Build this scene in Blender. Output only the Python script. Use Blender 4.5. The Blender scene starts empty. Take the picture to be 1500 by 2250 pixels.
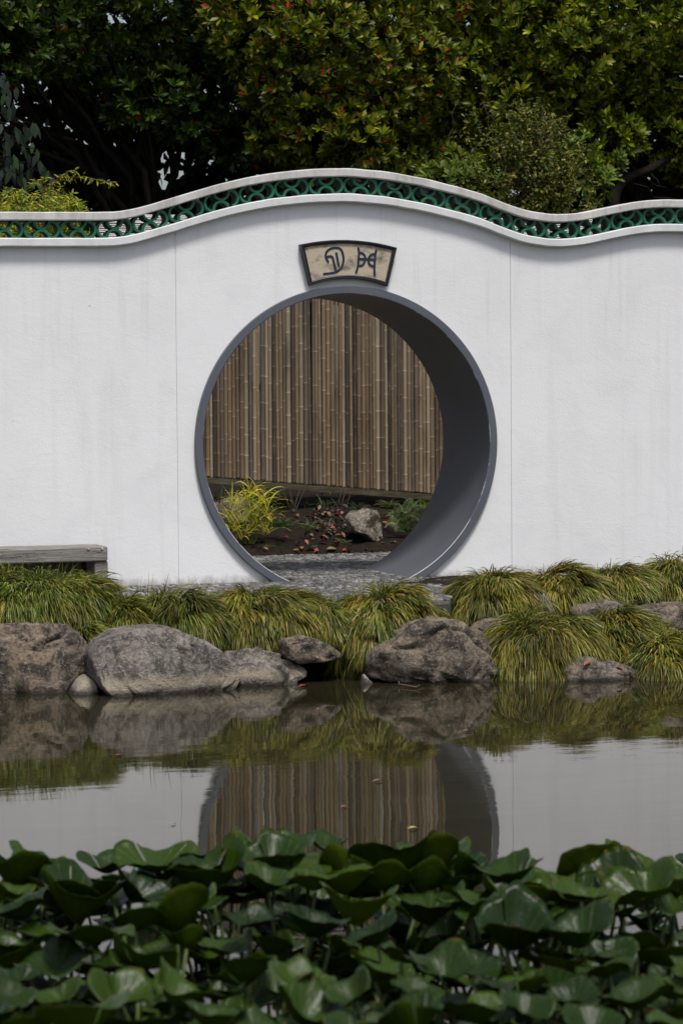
import bpy, math, random
import numpy as np
from mathutils import Vector, Matrix, noise

random.seed(7)
RNG = np.random.default_rng(11)
SC = bpy.context.scene
COL = SC.collection
R = math.radians

# ------------------------------------------------------------------ camera
FPX = 5906.4                                   # focal length in pixels of the 1500 x 2250 photograph
CAM = np.array([-5.4512, -17.9865, 1.8416])
YAW, PIT, ROL = 0.291806, -0.048850, -0.007937


def cam_dir(u, v):
    c, s = math.cos(ROL), math.sin(ROL)
    u1, v1 = c * u[0] - s * u[2], s * u[0] + c * u[2]
    y = u[1]
    c, s = math.cos(PIT), math.sin(PIT)
    y, v1 = c * y - s * v1, s * y + c * v1
    c, s = math.cos(YAW), math.sin(YAW)
    return np.array([c * u1 + s * y, -s * u1 + c * y, v1])


RIGHT, FWD, UP = cam_dir((1, 0, 0), 0), cam_dir((0, 1, 0), 0), cam_dir((0, 0, 1), 0)
cd = bpy.data.cameras.new('camera')
cam = bpy.data.objects.new('camera', cd)
COL.objects.link(cam)
M3 = Matrix((RIGHT, UP, -FWD)).transposed()
cam.matrix_world = Matrix.Translation(Vector(CAM)) @ M3.to_4x4()
cd.sensor_fit = 'VERTICAL'
cd.sensor_height = 36.0
cd.sensor_width = 24.0
cd.lens = FPX / 2250 * 36.0
cd.clip_start, cd.clip_end = 0.1, 2000
cd.dof.use_dof = True
cd.dof.focus_distance = 18.3
cd.dof.aperture_fstop = 5.6
SC.camera = cam

# ------------------------------------------------------------------ light
SUN_EL, SUN_AZ = R(64), R(5)                   # azimuth measured from -Y (in front of the wall) towards +X
to_sun = Vector((math.cos(SUN_EL) * math.sin(SUN_AZ), -math.cos(SUN_EL) * math.cos(SUN_AZ), math.sin(SUN_EL)))
W = bpy.data.worlds.new('World')
SC.world = W
W.use_nodes = True
wn = W.node_tree
wn.nodes.clear()
sky = wn.nodes.new('ShaderNodeTexSky')
sky.sky_type = 'NISHITA'
sky.sun_disc = False
sky.sun_elevation = SUN_EL
sky.sun_rotation = math.atan2(to_sun.x, to_sun.y)
sky.dust_density = 3.0
hs = wn.nodes.new('ShaderNodeHueSaturation')    # thin high cloud: a paler sky
hs.inputs['Saturation'].default_value = 0.62
bg = wn.nodes.new('ShaderNodeBackground')
bg.inputs['Strength'].default_value = 0.085
wo = wn.nodes.new('ShaderNodeOutputWorld')
wn.links.new(sky.outputs[0], hs.inputs['Color'])
wn.links.new(hs.outputs[0], bg.inputs['Color'])
wn.links.new(bg.outputs[0], wo.inputs['Surface'])
sl = bpy.data.lights.new('sun', 'SUN')
sl.energy = 2.3
sl.angle = R(12)
sl.color = (1.0, 0.965, 0.92)
so = bpy.data.objects.new('sun', sl)
so.rotation_euler = to_sun.to_track_quat('Z', 'Y').to_euler()
so.location = (0, -5, 20)
COL.objects.link(so)
vs = SC.view_settings
vs.view_transform = 'Standard'
vs.look = 'None'
vs.exposure = 0.48
vs.gamma = 1.0
vs.use_curve_mapping = False
SC.cycles.max_bounces = 6
SC.cycles.transparent_max_bounces = 4
SC.cycles.use_denoising = True


# ------------------------------------------------------------------ helpers
def ray(px, py):
    return cam_dir(((px - 750) / FPX, 1.0, -(py - 1125) / FPX), 0)


def at(px, py, Y=None, Z=None):
    """the point of the place that the photograph shows at a pixel, on a plane of known Y or Z"""
    d = ray(px, py)
    t = (Y - CAM[1]) / d[1] if Y is not None else (Z - CAM[2]) / d[2]
    return CAM + d * t


def ppm(p):
    return FPX / float(np.dot(np.asarray(p) - CAM, FWD))


WL = {}


def link(o, parent=None, wloc=(0, 0, 0)):
    COL.objects.link(o)
    w = np.array(wloc, float)
    if parent is not None:
        o.parent = parent
        o.location = w - WL[parent.name]
    else:
        o.location = w
    WL[o.name] = w
    return o


def tag(o, label=None, cat=None, group=None, kind=None):
    for k, v in (('label', label), ('category', cat), ('group', group), ('kind', kind)):
        if v:
            o[k] = v
    return o


def thing(name, loc, label, cat, group=None):
    o = bpy.data.objects.new(name, None)
    o.empty_display_size = 0.1
    link(o, None, loc)
    return tag(o, label, cat, group)


def mesh_obj(name, verts, faces, mat, parent=None, origin=None, smooth=False, col=None, mats=None, fm=None, kind=None):
    v = np.asarray(verts, float)
    org = np.array(origin if origin is not None else v.mean(0), float)
    me = bpy.data.meshes.new(name)
    if isinstance(faces, np.ndarray):
        k = faces.shape[1]
        me.vertices.add(len(v))
        me.vertices.foreach_set('co', (v - org).astype(np.float32).ravel())
        me.loops.add(faces.size)
        me.loops.foreach_set('vertex_index', faces.astype(np.int32).ravel())
        me.polygons.add(len(faces))
        me.polygons.foreach_set('loop_start', np.arange(0, faces.size, k, dtype=np.int32))
        me.polygons.foreach_set('loop_total', np.full(len(faces), k, dtype=np.int32))
        me.update(calc_edges=True)
    else:
        me.from_pydata((v - org).tolist(), [], [list(map(int, f)) for f in faces])
        me.update()
    for m in (mats or [mat]):
        me.materials.append(m)
    if fm is not None:
        me.polygons.foreach_set('material_index', np.asarray(fm, np.int32))
    if smooth:
        me.polygons.foreach_set('use_smooth', np.ones(len(me.polygons), bool))
    if col is not None:
        a = me.color_attributes.new('Col', 'FLOAT_COLOR', 'POINT')
        c = np.ones((len(v), 4), np.float32)
        c[:, :3] = col
        a.data.foreach_set('color', c.ravel())
    o = bpy.data.objects.new(name, me)
    link(o, parent, org)
    if kind:
        o['kind'] = kind
    return o


class MB:
    def __init__(s):
        s.v, s.f = [], []

    def add(s, vs, fs):
        n = len(s.v)
        s.v += [tuple(map(float, p)) for p in vs]
        s.f += [tuple(i + n for i in f) for f in fs]

    def box(s, a, b, bev=0.0):
        (x0, y0, z0), (x1, y1, z1) = a, b
        if bev <= 0:
            s.add([(x0, y0, z0), (x1, y0, z0), (x1, y1, z0), (x0, y1, z0), (x0, y0, z1), (x1, y0, z1), (x1, y1, z1), (x0, y1, z1)],
                  [(3, 2, 1, 0), (4, 5, 6, 7), (0, 1, 5, 4), (1, 2, 6, 5), (2, 3, 7, 6), (3, 0, 4, 7)])
            return
        c = [(x0 + x1) / 2, (y0 + y1) / 2, (z0 + z1) / 2]
        h = [(x1 - x0) / 2, (y1 - y0) / 2, (z1 - z0) / 2]
        vs = []
        idx = {}
        for sx in (-1, 1):
            for sy in (-1, 1):
                for sz in (-1, 1):
                    for ax in range(3):
                        p = [c[i] + (sx, sy, sz)[i] * (h[i] - (bev if i != ax else 0)) for i in range(3)]
                        idx[(sx, sy, sz, ax)] = len(vs)
                        vs.append(p)
        fs = []
        for ax in range(3):
            o = [i for i in range(3) if i != ax]
            for sg in (-1, 1):
                q = []
                for a_, b_ in ((-1, -1), (1, -1), (1, 1), (-1, 1)):
                    k = [0, 0, 0]
                    k[ax], k[o[0]], k[o[1]] = sg, a_, b_
                    q.append(idx[(k[0], k[1], k[2], ax)])
                fs.append(q if (sg > 0) == (ax != 1) else q[::-1])
        for ax in range(3):                         # edges along axis ax
            o = [i for i in range(3) if i != ax]
            for a_ in (-1, 1):
                for b_ in (-1, 1):
                    def kk(sg, which):
                        k = [0, 0, 0]
                        k[ax], k[o[0]], k[o[1]] = sg, a_, b_
                        return idx[(k[0], k[1], k[2], which)]
                    fs.append([kk(-1, o[0]), kk(1, o[0]), kk(1, o[1]), kk(-1, o[1])])
        for sx in (-1, 1):
            for sy in (-1, 1):
                for sz in (-1, 1):
                    fs.append([idx[(sx, sy, sz, i)] for i in range(3)])
        s.add(vs, fs)

    def tube(s, pts, rad, n=8, cap=True):
        pts = [np.array(p, float) for p in pts]
        rad = [rad] * len(pts) if np.isscalar(rad) else rad
        rings = []
        t0 = pts[1] - pts[0]
        ref = np.array([0, 0, 1.0]) if abs(t0[2]) < 0.9 * np.linalg.norm(t0) else np.array([1.0, 0, 0])
        vs = []
        for i, p in enumerate(pts):
            t = pts[min(i + 1, len(pts) - 1)] - pts[max(i - 1, 0)]
            t = t / (np.linalg.norm(t) + 1e-9)
            a = np.cross(ref, t)
            a /= np.linalg.norm(a) + 1e-9
            b = np.cross(t, a)
            for k in range(n):
                w = 2 * math.pi * k / n
                vs.append(p + rad[i] * (a * math.cos(w) + b * math.sin(w)))
        fs = []
        for i in range(len(pts) - 1):
            for k in range(n):
                k2 = (k + 1) % n
                fs.append((i * n + k, i * n + k2, (i + 1) * n + k2, (i + 1) * n + k))
        if cap:
            fs.append(tuple(range(n))[::-1])
            fs.append(tuple((len(pts) - 1) * n + k for k in range(n)))
        s.add(vs, fs)

    def build(s, name, mat, parent=None, origin=None, smooth=False, kind=None):
        o = mesh_obj(name, s.v, s.f, mat, parent, origin, smooth, kind=kind)
        return o


# ------------------------------------------------------------------ materials
class N:
    """small node-graph helper"""
    def __init__(s, name):
        s.m = bpy.data.materials.new(name)
        s.m.use_nodes = True
        s.t = s.m.node_tree
        s.t.nodes.clear()
        s.out = s.t.nodes.new('ShaderNodeOutputMaterial')

    def n(s, typ, props=None, **inp):
        x = s.t.nodes.new('ShaderNode' + typ)
        for k, v in (props or {}).items():
            setattr(x, k, v)
        for k, v in inp.items():
            s.set(x, k.replace('_', ' '), v)
        return x

    def set(s, x, key, v):
        i = x.inputs[int(key[1:])] if key[0] == '#' else x.inputs[key]
        if hasattr(v, 'is_output'):
            s.t.links.new(v, i)
        elif hasattr(v, 'outputs'):
            s.t.links.new(v.outputs[0], i)
        else:
            i.default_value = v

    def pos(s):
        return s.n('NewGeometry').outputs['Position']

    def obj(s):
        return s.n('TexCoord').outputs['Object']

    def mapping(s, vec, scale=(1, 1, 1), rot=(0, 0, 0)):
        return s.n('Mapping', Vector=vec, Scale=scale, Rotation=rot)

    def noise(s, vec, scale, detail=4, rough=0.55, dist=0.0):
        return s.n('TexNoise', Vector=vec, Scale=scale, Detail=detail, Roughness=rough, Distortion=dist).outputs['Fac']

    def ramp(s, fac, stops):
        r = s.n('ValToRGB', Fac=fac)
        e = r.color_ramp.elements
        while len(e) < len(stops):
            e.new(0.5)
        for i, (p, c) in enumerate(stops):
            e[i].position = p
            e[i].color = tuple(c) + (1,) if len(c) == 3 else c
        return r.outputs['Color']

    def frange(s, v, a, b, c=0.0, d=1.0):
        x = s.n('MapRange', Value=v)
        for i, q in enumerate((a, b, c, d)):
            x.inputs[i + 1].default_value = q
        return x.outputs[0]

    def mix(s, fac, a, b, mode='MIX'):
        x = s.n('Mix', {'data_type': 'RGBA', 'blend_type': mode})
        for k, v in ((0, fac), (6, a), (7, b)):
            i = x.inputs[k]
            if hasattr(v, 'is_output'):
                s.t.links.new(v, i)
            else:
                i.default_value = (tuple(v) + (1,) if not np.isscalar(v) and len(v) == 3 else v)
        return x.outputs[2]

    def math(s, op, a, b=0.0):
        x = s.n('Math', {'operation': op})
        for i, v in enumerate((a, b)):
            if hasattr(v, 'is_output'):
                s.t.links.new(v, x.inputs[i])
            else:
                x.inputs[i].default_value = v
        return x.outputs[0]

    def sep(s, vec):
        return s.n('SeparateXYZ', Vector=vec)

    def bump(s, h, strength=0.3, dist=0.01):
        return s.n('Bump', Height=h, Strength=strength, Distance=dist).outputs[0]

    def bsdf(s, color, rough=0.6, normal=None, spec=0.5, **kw):
        b = s.n('BsdfPrincipled')
        for k, v in (('Base Color', color), ('Roughness', rough), ('Specular IOR Level', spec)):
            if not hasattr(v, 'is_output') and k == 'Base Color':
                v = tuple(v) + (1,)
            s.set(b, k, v)
        if normal is not None:
            s.set(b, 'Normal', normal)
        for k, v in kw.items():
            s.set(b, k.replace('_', ' '), v)
        return b

    def done(s, sh):
        s.t.links.new(sh.outputs[0] if hasattr(sh, 'outputs') else sh, s.out.inputs['Surface'])
        return s.m


def m_plaster(base=(0.80, 0.80, 0.81), weather=0.0, name='painted_render'):
    g = N(name)
    p = g.pos()
    fine = g.noise(g.mapping(p, (55, 55, 75)), 1.0, 5, 0.6)
    brush = g.noise(g.mapping(p, (16, 16, 26)), 1.0, 6, 0.7, 0.8)
    big = g.noise(p, 1.1, 4)
    streak = g.noise(g.mapping(p, (5.5, 5.5, 0.35)), 1.0, 4, 0.6)
    c = g.mix(g.frange(big, 0.35, 0.7), base, tuple(b * 0.94 for b in base))
    c = g.mix(g.frange(streak, 0.57, 0.78, 0, 0.26), c, (0.47, 0.46, 0.45))
    patch = g.noise(p, 2.7, 5, 0.6, 0.5)
    c = g.mix(g.frange(patch, 0.47, 0.68, 0, 0.42), c, tuple(b * 0.86 for b in base))
    sc_ = g.noise(g.mapping(p, (8, 8, 30)), 1.0, 6, 0.75, 1.0)
    c = g.mix(g.frange(sc_, 0.66, 0.78, 0, 0.25), c, (0.45, 0.44, 0.42))
    spots = g.noise(p, 13, 2, 0.4)
    c = g.mix(g.frange(spots, 0.765, 0.80, 0, 0.5), c, (0.26, 0.25, 0.18))
    z = g.sep(p).outputs['Z']
    drip = g.noise(g.mapping(p, (13, 13, 0.5)), 1.0, 5, 0.65)
    c = g.mix(g.math('MULTIPLY', g.math('MULTIPLY', g.frange(drip, 0.54, 0.74, 0, 0.42), g.frange(big, 0.40, 0.62)), g.frange(z, 1.7, 2.75)), c, (0.40, 0.39, 0.37))
    foot = g.noise(g.mapping(p, (18, 18, 9)), 1.0, 5, 0.7)
    foot2 = g.math('ADD', g.frange(z, 0.44, 0.60, 0.34, -0.12), g.math('MULTIPLY', foot, 0.5))
    c = g.mix(g.frange(foot2, 0.40, 0.62, 0, 0.8), c, (0.20, 0.18, 0.13))
    if weather:
        w = g.noise(g.mapping(p, (7, 7, 2.2)), 1.0, 5, 0.7)
        c = g.mix(g.frange(w, 0.42, 0.75, 0, weather), c, (0.27, 0.255, 0.225))
        w2 = g.noise(g.mapping(p, (34, 34, 10)), 1.0, 4, 0.7)
        c = g.mix(g.frange(w2, 0.62, 0.76, 0, weather), c, (0.13, 0.12, 0.10))
    h = g.math('ADD', g.math('MULTIPLY', brush, 0.7), g.math('MULTIPLY', fine, 0.5))
    return g.done(g.bsdf(c, 0.72, g.bump(h, 0.30, 0.007), 0.3))


def m_grey_paint():
    g = N('grey_satin_paint')
    p = g.pos()
    n = g.noise(g.mapping(p, (3, 3, 3)), 1.0, 4)
    c = g.mix(g.frange(n, 0.3, 0.7), (0.105, 0.114, 0.135), (0.088, 0.096, 0.114))
    s = g.noise(g.mapping(p, (30, 4, 30)), 1.0, 4, 0.7)
    c = g.mix(g.frange(s, 0.66, 0.8, 0, 0.5), c, (0.19, 0.195, 0.2))
    return g.done(g.bsdf(c, 0.42, g.bump(g.noise(p, 40, 3), 0.12, 0.004), 0.4))


def m_chipped():
    g = N('chipped_paint_edge')
    p = g.pos()
    n = g.noise(p, 7, 4, 0.7)
    low = g.frange(g.sep(p).outputs['Z'], 0.7, 1.25, 0.10, -0.06)
    c = g.mix(g.frange(g.math('ADD', n, low), 0.48, 0.56), (0.11, 0.12, 0.14), (0.38, 0.38, 0.38))
    return g.done(g.bsdf(c, 0.5))


def m_tile(front):
    g = N('green_glazed_end' if front else 'green_glazed_barrel')
    p = g.pos()
    rnd = g.n('ObjectInfo').outputs['Random']
    c = g.mix(rnd, (0.010, 0.135, 0.068), (0.006, 0.098, 0.052))
    n = g.noise(p, 22, 4, 0.7)
    if front:
        c = g.mix(g.frange(n, 0.55, 0.75, 0, 0.5), c, (0.02, 0.19, 0.11))
    else:
        c = g.mix(g.frange(n, 0.35, 0.62, 0.1, 0.75), c, (0.12, 0.145, 0.14))
    return g.done(g.bsdf(c, 0.38 if front else 0.6, g.bump(n, 0.2, 0.004), 0.4))


def m_simple(name, c1, c2, scale=6.0, rough=0.7, bump=0.2, spec=0.3, stretch=(1, 1, 1), bdist=0.006):
    g = N(name)
    v = g.mapping(g.pos(), stretch)
    n = g.noise(v, scale, 5, 0.65)
    return g.done(g.bsdf(g.mix(g.frange(n, 0.3, 0.72), c1, c2), rough, g.bump(n, bump, bdist), spec))


def m_rock(name, light, dark, warm, water=True, moss=0.0, band_k=0.0):
    g = N(name)
    p = g.pos()
    a = g.noise(p, 3.2, 6, 0.62)
    b = g.noise(p, 38, 5, 0.75)
    d = g.noise(p, 9, 5, 0.7, 0.6)
    c = g.mix(g.frange(a, 0.35, 0.66), light, warm)
    c = g.mix(g.frange(d, 0.45, 0.58, 0, 1.0), c, tuple(x * 0.8 for x in dark))
    patch = g.frange(g.noise(p, 4.5, 4, 0.7), 0.38, 0.62, 0.25, 1.0)
    sp_ = g.math('MULTIPLY', g.frange(b, 0.47, 0.60, 0, 0.9), patch)
    c = g.mix(sp_, c, tuple(x * 0.38 for x in dark))
    c = g.mix(g.frange(g.noise(p, 62, 3, 0.6), 0.55, 0.66, 0, 0.55), c, tuple(min(1, x * 1.55) for x in light))
    lich = g.noise(p, 15, 3, 0.5)
    c = g.mix(g.frange(lich, 0.68, 0.72, 0, 0.45), c, (0.36, 0.35, 0.31))
    z = g.sep(p).outputs['Z']
    if water and band_k > 0:
        wob = g.math('ADD', z, g.math('MULTIPLY', g.math('SUBTRACT', a, 0.5), 0.10))
        band = g.math('MULTIPLY', g.frange(wob, 0.02, 0.045, 0, 1), g.frange(wob, 0.075, 0.12, 1, 0))
        c = g.mix(g.math('MULTIPLY', band, band_k), c, (0.40, 0.34, 0.255))
    if water:
        wet = g.frange(g.math('ADD', z, g.math('MULTIPLY', g.math('SUBTRACT', d, 0.5), 0.02)), 0.010, 0.024, 1, 0)
        c = g.mix(g.math('MULTIPLY', wet, 0.85), c, (0.055, 0.050, 0.042))
    if moss:
        mm = g.noise(p, 6, 4, 0.6)
        c = g.mix(g.frange(mm, 0.54, 0.60, 0, moss), c, (0.028, 0.026, 0.012))
    h = g.math('ADD', g.math('MULTIPLY', d, 0.8), g.math('MULTIPLY', b, 0.5))
    return g.done(g.bsdf(c, 0.85, g.bump(h, 1.0, 0.035), 0.2))


def m_leaf(name, rough=0.4, trans=0.25, spec=0.5, tint=(1, 1, 1)):
    """foliage whose own hue per leaf is stored in the Col attribute"""
    g = N(name)
    c = g.n('Attribute', {'attribute_name': 'Col'}).outputs['Color']
    b = g.bsdf(c, rough, None, spec)
    t = g.n('BsdfTranslucent', Color=g.mix(1.0, c, (1.15, 1.25, 0.5), 'MULTIPLY'))
    mx = g.n('MixShader', Fac=trans)
    g.t.links.new(b.outputs[0], mx.inputs[1])
    g.t.links.new(t.outputs[0], mx.inputs[2])
    return g.done(mx)


def m_lily(top):
    g = N('lily_leaf_upper' if top else 'lily_leaf_under')
    o = g.obj()
    rnd = g.n('ObjectInfo').outputs['Random']
    sp = g.sep(o)
    ang = g.math('ARCTAN2', sp.outputs['Y'], sp.outputs['X'])
    vein = g.math('ABSOLUTE', g.math('SINE', g.math('MULTIPLY', ang, 9.0)))
    vl = g.frange(vein, 0.0, 0.16, 1, 0)
    n = g.noise(o, 9, 4, 0.6)
    if top:
        c = g.mix(rnd, (0.007, 0.022, 0.001), (0.046, 0.088, 0.002))
        c = g.mix(g.frange(n, 0.4, 0.75, 0, 0.5), c, (0.022, 0.05, 0.012))
        c = g.mix(g.math('MULTIPLY', vl, 0.5), c, (0.085, 0.135, 0.035))
        rough = 0.28
    else:
        c = g.mix(rnd, (0.018, 0.042, 0.002), (0.075, 0.115, 0.005))
        c = g.mix(g.math('MULTIPLY', vl, 0.55), c, (0.10, 0.14, 0.02))
        rough = 0.62
    rr = g.n('VectorMath', {'operation': 'LENGTH'})
    g.t.links.new(g.n('CombineXYZ', X=sp.outputs['X'], Y=sp.outputs['Y']).outputs[0], rr.inputs[0])
    wear = g.n('TexNoise', {'noise_dimensions': '4D'}, Vector=o, W=g.math('MULTIPLY', rnd, 50.0), Scale=4.0, Detail=4, Roughness=0.6).outputs['Fac']
    edge = g.math('ADD', g.frange(rr.outputs['Value'], 0.80, 1.02, -0.10, 0.16), wear)
    c = g.mix(g.frange(edge, 0.64, 0.70, 0, 0.75), c, (0.11, 0.095, 0.022))
    c = g.mix(g.frange(edge, 0.72, 0.76, 0, 0.9), c, (0.075, 0.042, 0.016))
    bloom = g.frange(g.noise(o, 2.2, 3, 0.5), 0.45, 0.75, 0, 0.12 if top else 0.0)
    c = g.mix(bloom, c, (0.06, 0.085, 0.055))
    h = g.math('ADD', g.math('MULTIPLY', vl, 0.4), g.math('MULTIPLY', n, 0.6))
    b = g.bsdf(c, rough, g.bump(h, 0.6, 0.006), 0.32 if top else 0.08)
    t = g.n('BsdfTranslucent', Color=g.mix(1.0, c, (1.3, 1.5, 0.5), 'MULTIPLY'))
    mx = g.n('MixShader', Fac=0.30)
    g.t.links.new(b.outputs[0], mx.inputs[1])
    g.t.links.new(t.outputs[0], mx.inputs[2])
    return g.done(mx)


def m_bamboo():
    g = N('weathered_bamboo')
    p = g.pos()
    rnd = g.n('ObjectInfo').outputs['Random']
    c = g.ramp(rnd, [(0.0, (0.034, 0.026, 0.021)), (0.16, (0.098, 0.072, 0.053)), (0.34, (0.205, 0.140, 0.084)),
                     (0.5, (0.130, 0.105, 0.084)), (0.64, (0.265, 0.185, 0.102)), (0.8, (0.21, 0.160, 0.104)), (1.0, (0.36, 0.285, 0.195))])
    gr = g.noise(g.mapping(p, (60, 60, 1.6)), 1.0, 5, 0.7)
    c = g.mix(g.frange(gr, 0.48, 0.75, 0, 0.6), c, (0.055, 0.044, 0.036))
    pa = g.noise(g.mapping(p, (16, 16, 2.4)), 1.0, 4, 0.6)
    c = g.mix(g.frange(pa, 0.52, 0.75, 0, 0.5), c, (0.22, 0.17, 0.115))
    st = g.noise(g.mapping(p, (5, 5, 1.1)), 1.0, 4, 0.6)
    c = g.mix(g.frange(st, 0.5, 0.7, 0, 0.6), c, (0.050, 0.038, 0.030))
    return g.done(g.bsdf(c, 0.6, g.bump(gr, 0.3, 0.004), 0.3))


def m_timber(name='weathered_timber', c1=(0.30, 0.285, 0.265), c2=(0.16, 0.145, 0.128)):
    g = N(name)
    p = g.pos()
    gr = g.noise(g.mapping(p, (2.2, 30, 46)), 1.0, 6, 0.7, 0.8)
    c = g.mix(g.frange(gr, 0.35, 0.65), c1, c2)
    cr = g.noise(g.mapping(p, (1.1, 9, 20)), 1.0, 5, 0.6, 1.2)
    crack = g.math('MULTIPLY', g.frange(cr, 0.485, 0.5, 0, 1), g.frange(cr, 0.5, 0.515, 1, 0))
    c = g.mix(crack, c, (0.03, 0.026, 0.022))
    big = g.noise(p, 5, 3)
    c = g.mix(g.frange(big, 0.5, 0.75, 0, 0.5), c, (0.17, 0.145, 0.115))
    h = g.math('SUBTRACT', gr, crack)
    return g.done(g.bsdf(c, 0.8, g.bump(h, 0.5, 0.01), 0.2))


def m_water():
    g = N('pond_water')
    p = g.pos()
    a = g.noise(g.mapping(p, (1.6, 5.0, 1), (0, 0, -0.29)), 1.0, 3, 0.5)
    b = g.noise(g.mapping(p, (5, 17, 1), (0, 0, -0.29)), 1.0, 3, 0.55)
    calm = g.frange(g.noise(p, 0.55, 2), 0.40, 0.62, 0.25, 1.0)
    h = g.math('MULTIPLY', g.math('ADD', g.math('MULTIPLY', a, 0.7), g.math('MULTIPLY', b, 0.22)), calm)
    n = g.bump(h, 0.17, 0.012)
    film = g.frange(g.noise(g.mapping(p, (0.7, 2.4, 1)), 1.0, 4, 0.6), 0.4, 0.7)
    c = g.mix(film, (0.018, 0.0165, 0.008), (0.025, 0.0225, 0.011))
    bs = g.bsdf(c, 0.012, n, 0.6)
    bs.inputs['IOR'].default_value = 1.333
    return g.done(bs)


MAT = {}
MAT['wall'] = m_plaster()
MAT['cope'] = m_plaster((0.60, 0.59, 0.575), 0.80, 'weathered_render')
MAT['core'] = m_simple('mortar', (0.35, 0.34, 0.33), (0.22, 0.21, 0.2), 20)
MAT['grey'] = m_grey_paint()
MAT['chip'] = m_chipped()
MAT['tile_f'], MAT['tile_b'] = m_tile(True), m_tile(False)
MAT['rock_a'] = m_rock('granite_grey', (0.255, 0.232, 0.208), (0.115, 0.102, 0.090), (0.215, 0.182, 0.150), band_k=0.8)
MAT['rock_b'] = m_rock('granite_brown', (0.205, 0.175, 0.145), (0.075, 0.063, 0.052), (0.235, 0.175, 0.118))
MAT['rock_c'] = m_rock('garden_stone', (0.30, 0.265, 0.22), (0.17, 0.145, 0.115), (0.26, 0.22, 0.17), False, 0.9)
MAT['soil'] = m_simple('dark_soil', (0.009, 0.007, 0.005), (0.026, 0.019, 0.013), 14, 0.95, 0.8, 0.1, bdist=0.03)
MAT['bank'] = m_simple('bank_earth', (0.010, 0.008, 0.006), (0.030, 0.023, 0.016), 10, 0.95, 0.8, 0.1, bdist=0.03)
MAT['mud'] = m_simple('pond_mud', (0.03, 0.026, 0.018), (0.05, 0.042, 0.03), 3, 0.95, 0.3, 0.1)
MAT['turf'] = m_simple('garden_ground', (0.02, 0.024, 0.010), (0.045, 0.038, 0.022), 3, 0.95, 0.5, 0.1)
MAT['mortar'] = m_simple('path_mortar', (0.060, 0.057, 0.053), (0.105, 0.10, 0.092), 18, 0.95, 0.6, 0.1)
MAT['bamboo'] = m_bamboo()
MAT['timber'] = m_timber()
MAT['timber_d'] = m_timber('dark_timber', (0.10, 0.085, 0.065), (0.05, 0.042, 0.032))
MAT['rail'] = m_timber('mossy_timber', (0.095, 0.080, 0.045), (0.050, 0.043, 0.024))
MAT['slat'] = m_simple('bleached_slat', (0.78, 0.76, 0.73), (0.55, 0.52, 0.49), 9, 0.8, 0.2)
MAT['bark'] = m_simple('dark_bark', (0.007, 0.0055, 0.004), (0.018, 0.014, 0.011), 12, 0.9, 0.8, 0.1, (1, 1, 0.3), 0.03)
MAT['twig'] = m_simple('brown_twig', (0.075, 0.045, 0.025), (0.12, 0.08, 0.05), 12, 0.8, 0.2)
MAT['leaf'] = m_leaf('glossy_leaf', 0.42, 0.28, 0.25)
MAT['soft'] = m_leaf('soft_leaf', 0.55, 0.30, 0.3)
MAT['sedge'] = m_leaf('sedge_blade', 0.5, 0.28, 0.3)
MAT['dry'] = m_leaf('dry_leaf', 0.7, 0.15, 0.2)
MAT['lily_t'], MAT['lily_u'] = m_lily(True), m_lily(False)
MAT['stalk'] = m_simple('green_stalk', (0.035, 0.065, 0.012), (0.075, 0.095, 0.02), 8, 0.5, 0.1)
MAT['frame'] = m_simple('black_lacquer', (0.012, 0.013, 0.018), (0.026, 0.026, 0.03), 16, 0.42, 0.15, 0.5)
MAT['ink'] = m_simple('navy_paint', (0.012, 0.020, 0.042), (0.022, 0.032, 0.06), 20, 0.5, 0.1)
MAT['tagg'] = m_simple('green_plastic', (0.03, 0.58, 0.07), (0.05, 0.66, 0.10), 20, 0.4, 0.0)
MAT['water'] = m_water()
MAT['chrome'] = m_simple('bolt_steel', (0.5, 0.48, 0.45), (0.3, 0.28, 0.25), 20, 0.4, 0.1)


def m_panel():
    g = N('faded_sign_paint')
    p = g.pos()
    a = g.noise(g.mapping(p, (9, 9, 12)), 1.0, 5, 0.65)
    b = g.noise(g.mapping(p, (26, 26, 60)), 1.0, 4, 0.7)
    c = g.mix(g.frange(b, 0.35, 0.7), (0.50, 0.425, 0.31), (0.41, 0.35, 0.265))
    c = g.mix(g.frange(a, 0.50, 0.68, 0, 0.85), c, (0.085, 0.075, 0.07))
    return g.done(g.bsdf(c, 0.6, g.bump(b, 0.2, 0.003), 0.3))


MAT['panel'] = m_panel()


def m_cobble():
    g = N('river_sett')
    p = g.pos()
    rnd = g.n('Attribute', {'attribute_name': 'Col'}).outputs['Color']
    orn = g.n('ObjectInfo').outputs['Random']
    c = g.ramp(orn, [(0, (0.070, 0.071, 0.074)), (0.4, (0.115, 0.114, 0.114)), (0.75, (0.165, 0.162, 0.156)), (1, (0.26, 0.25, 0.235))])
    n = g.noise(p, 45, 4)
    c = g.mix(g.frange(n, 0.4, 0.75, 0, 0.4), c, (0.09, 0.085, 0.08))
    return g.done(g.bsdf(c, 0.62, g.bump(n, 0.3, 0.004), 0.4))


def m_cobble_joined():
    g = N('river_sett_far')
    p = g.pos()
    c = g.n('Attribute', {'attribute_name': 'Col'}).outputs['Color']
    n = g.noise(p, 45, 4)
    c = g.mix(g.frange(n, 0.4, 0.75, 0, 0.4), c, (0.09, 0.085, 0.08))
    return g.done(g.bsdf(c, 0.62, g.bump(n, 0.3, 0.004), 0.4))


MAT['cob'], MAT['cobj'] = m_cobble(), m_cobble_joined()

# ------------------------------------------------------------------ the setting
PZ = 0.445                                     # level of the path


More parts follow.
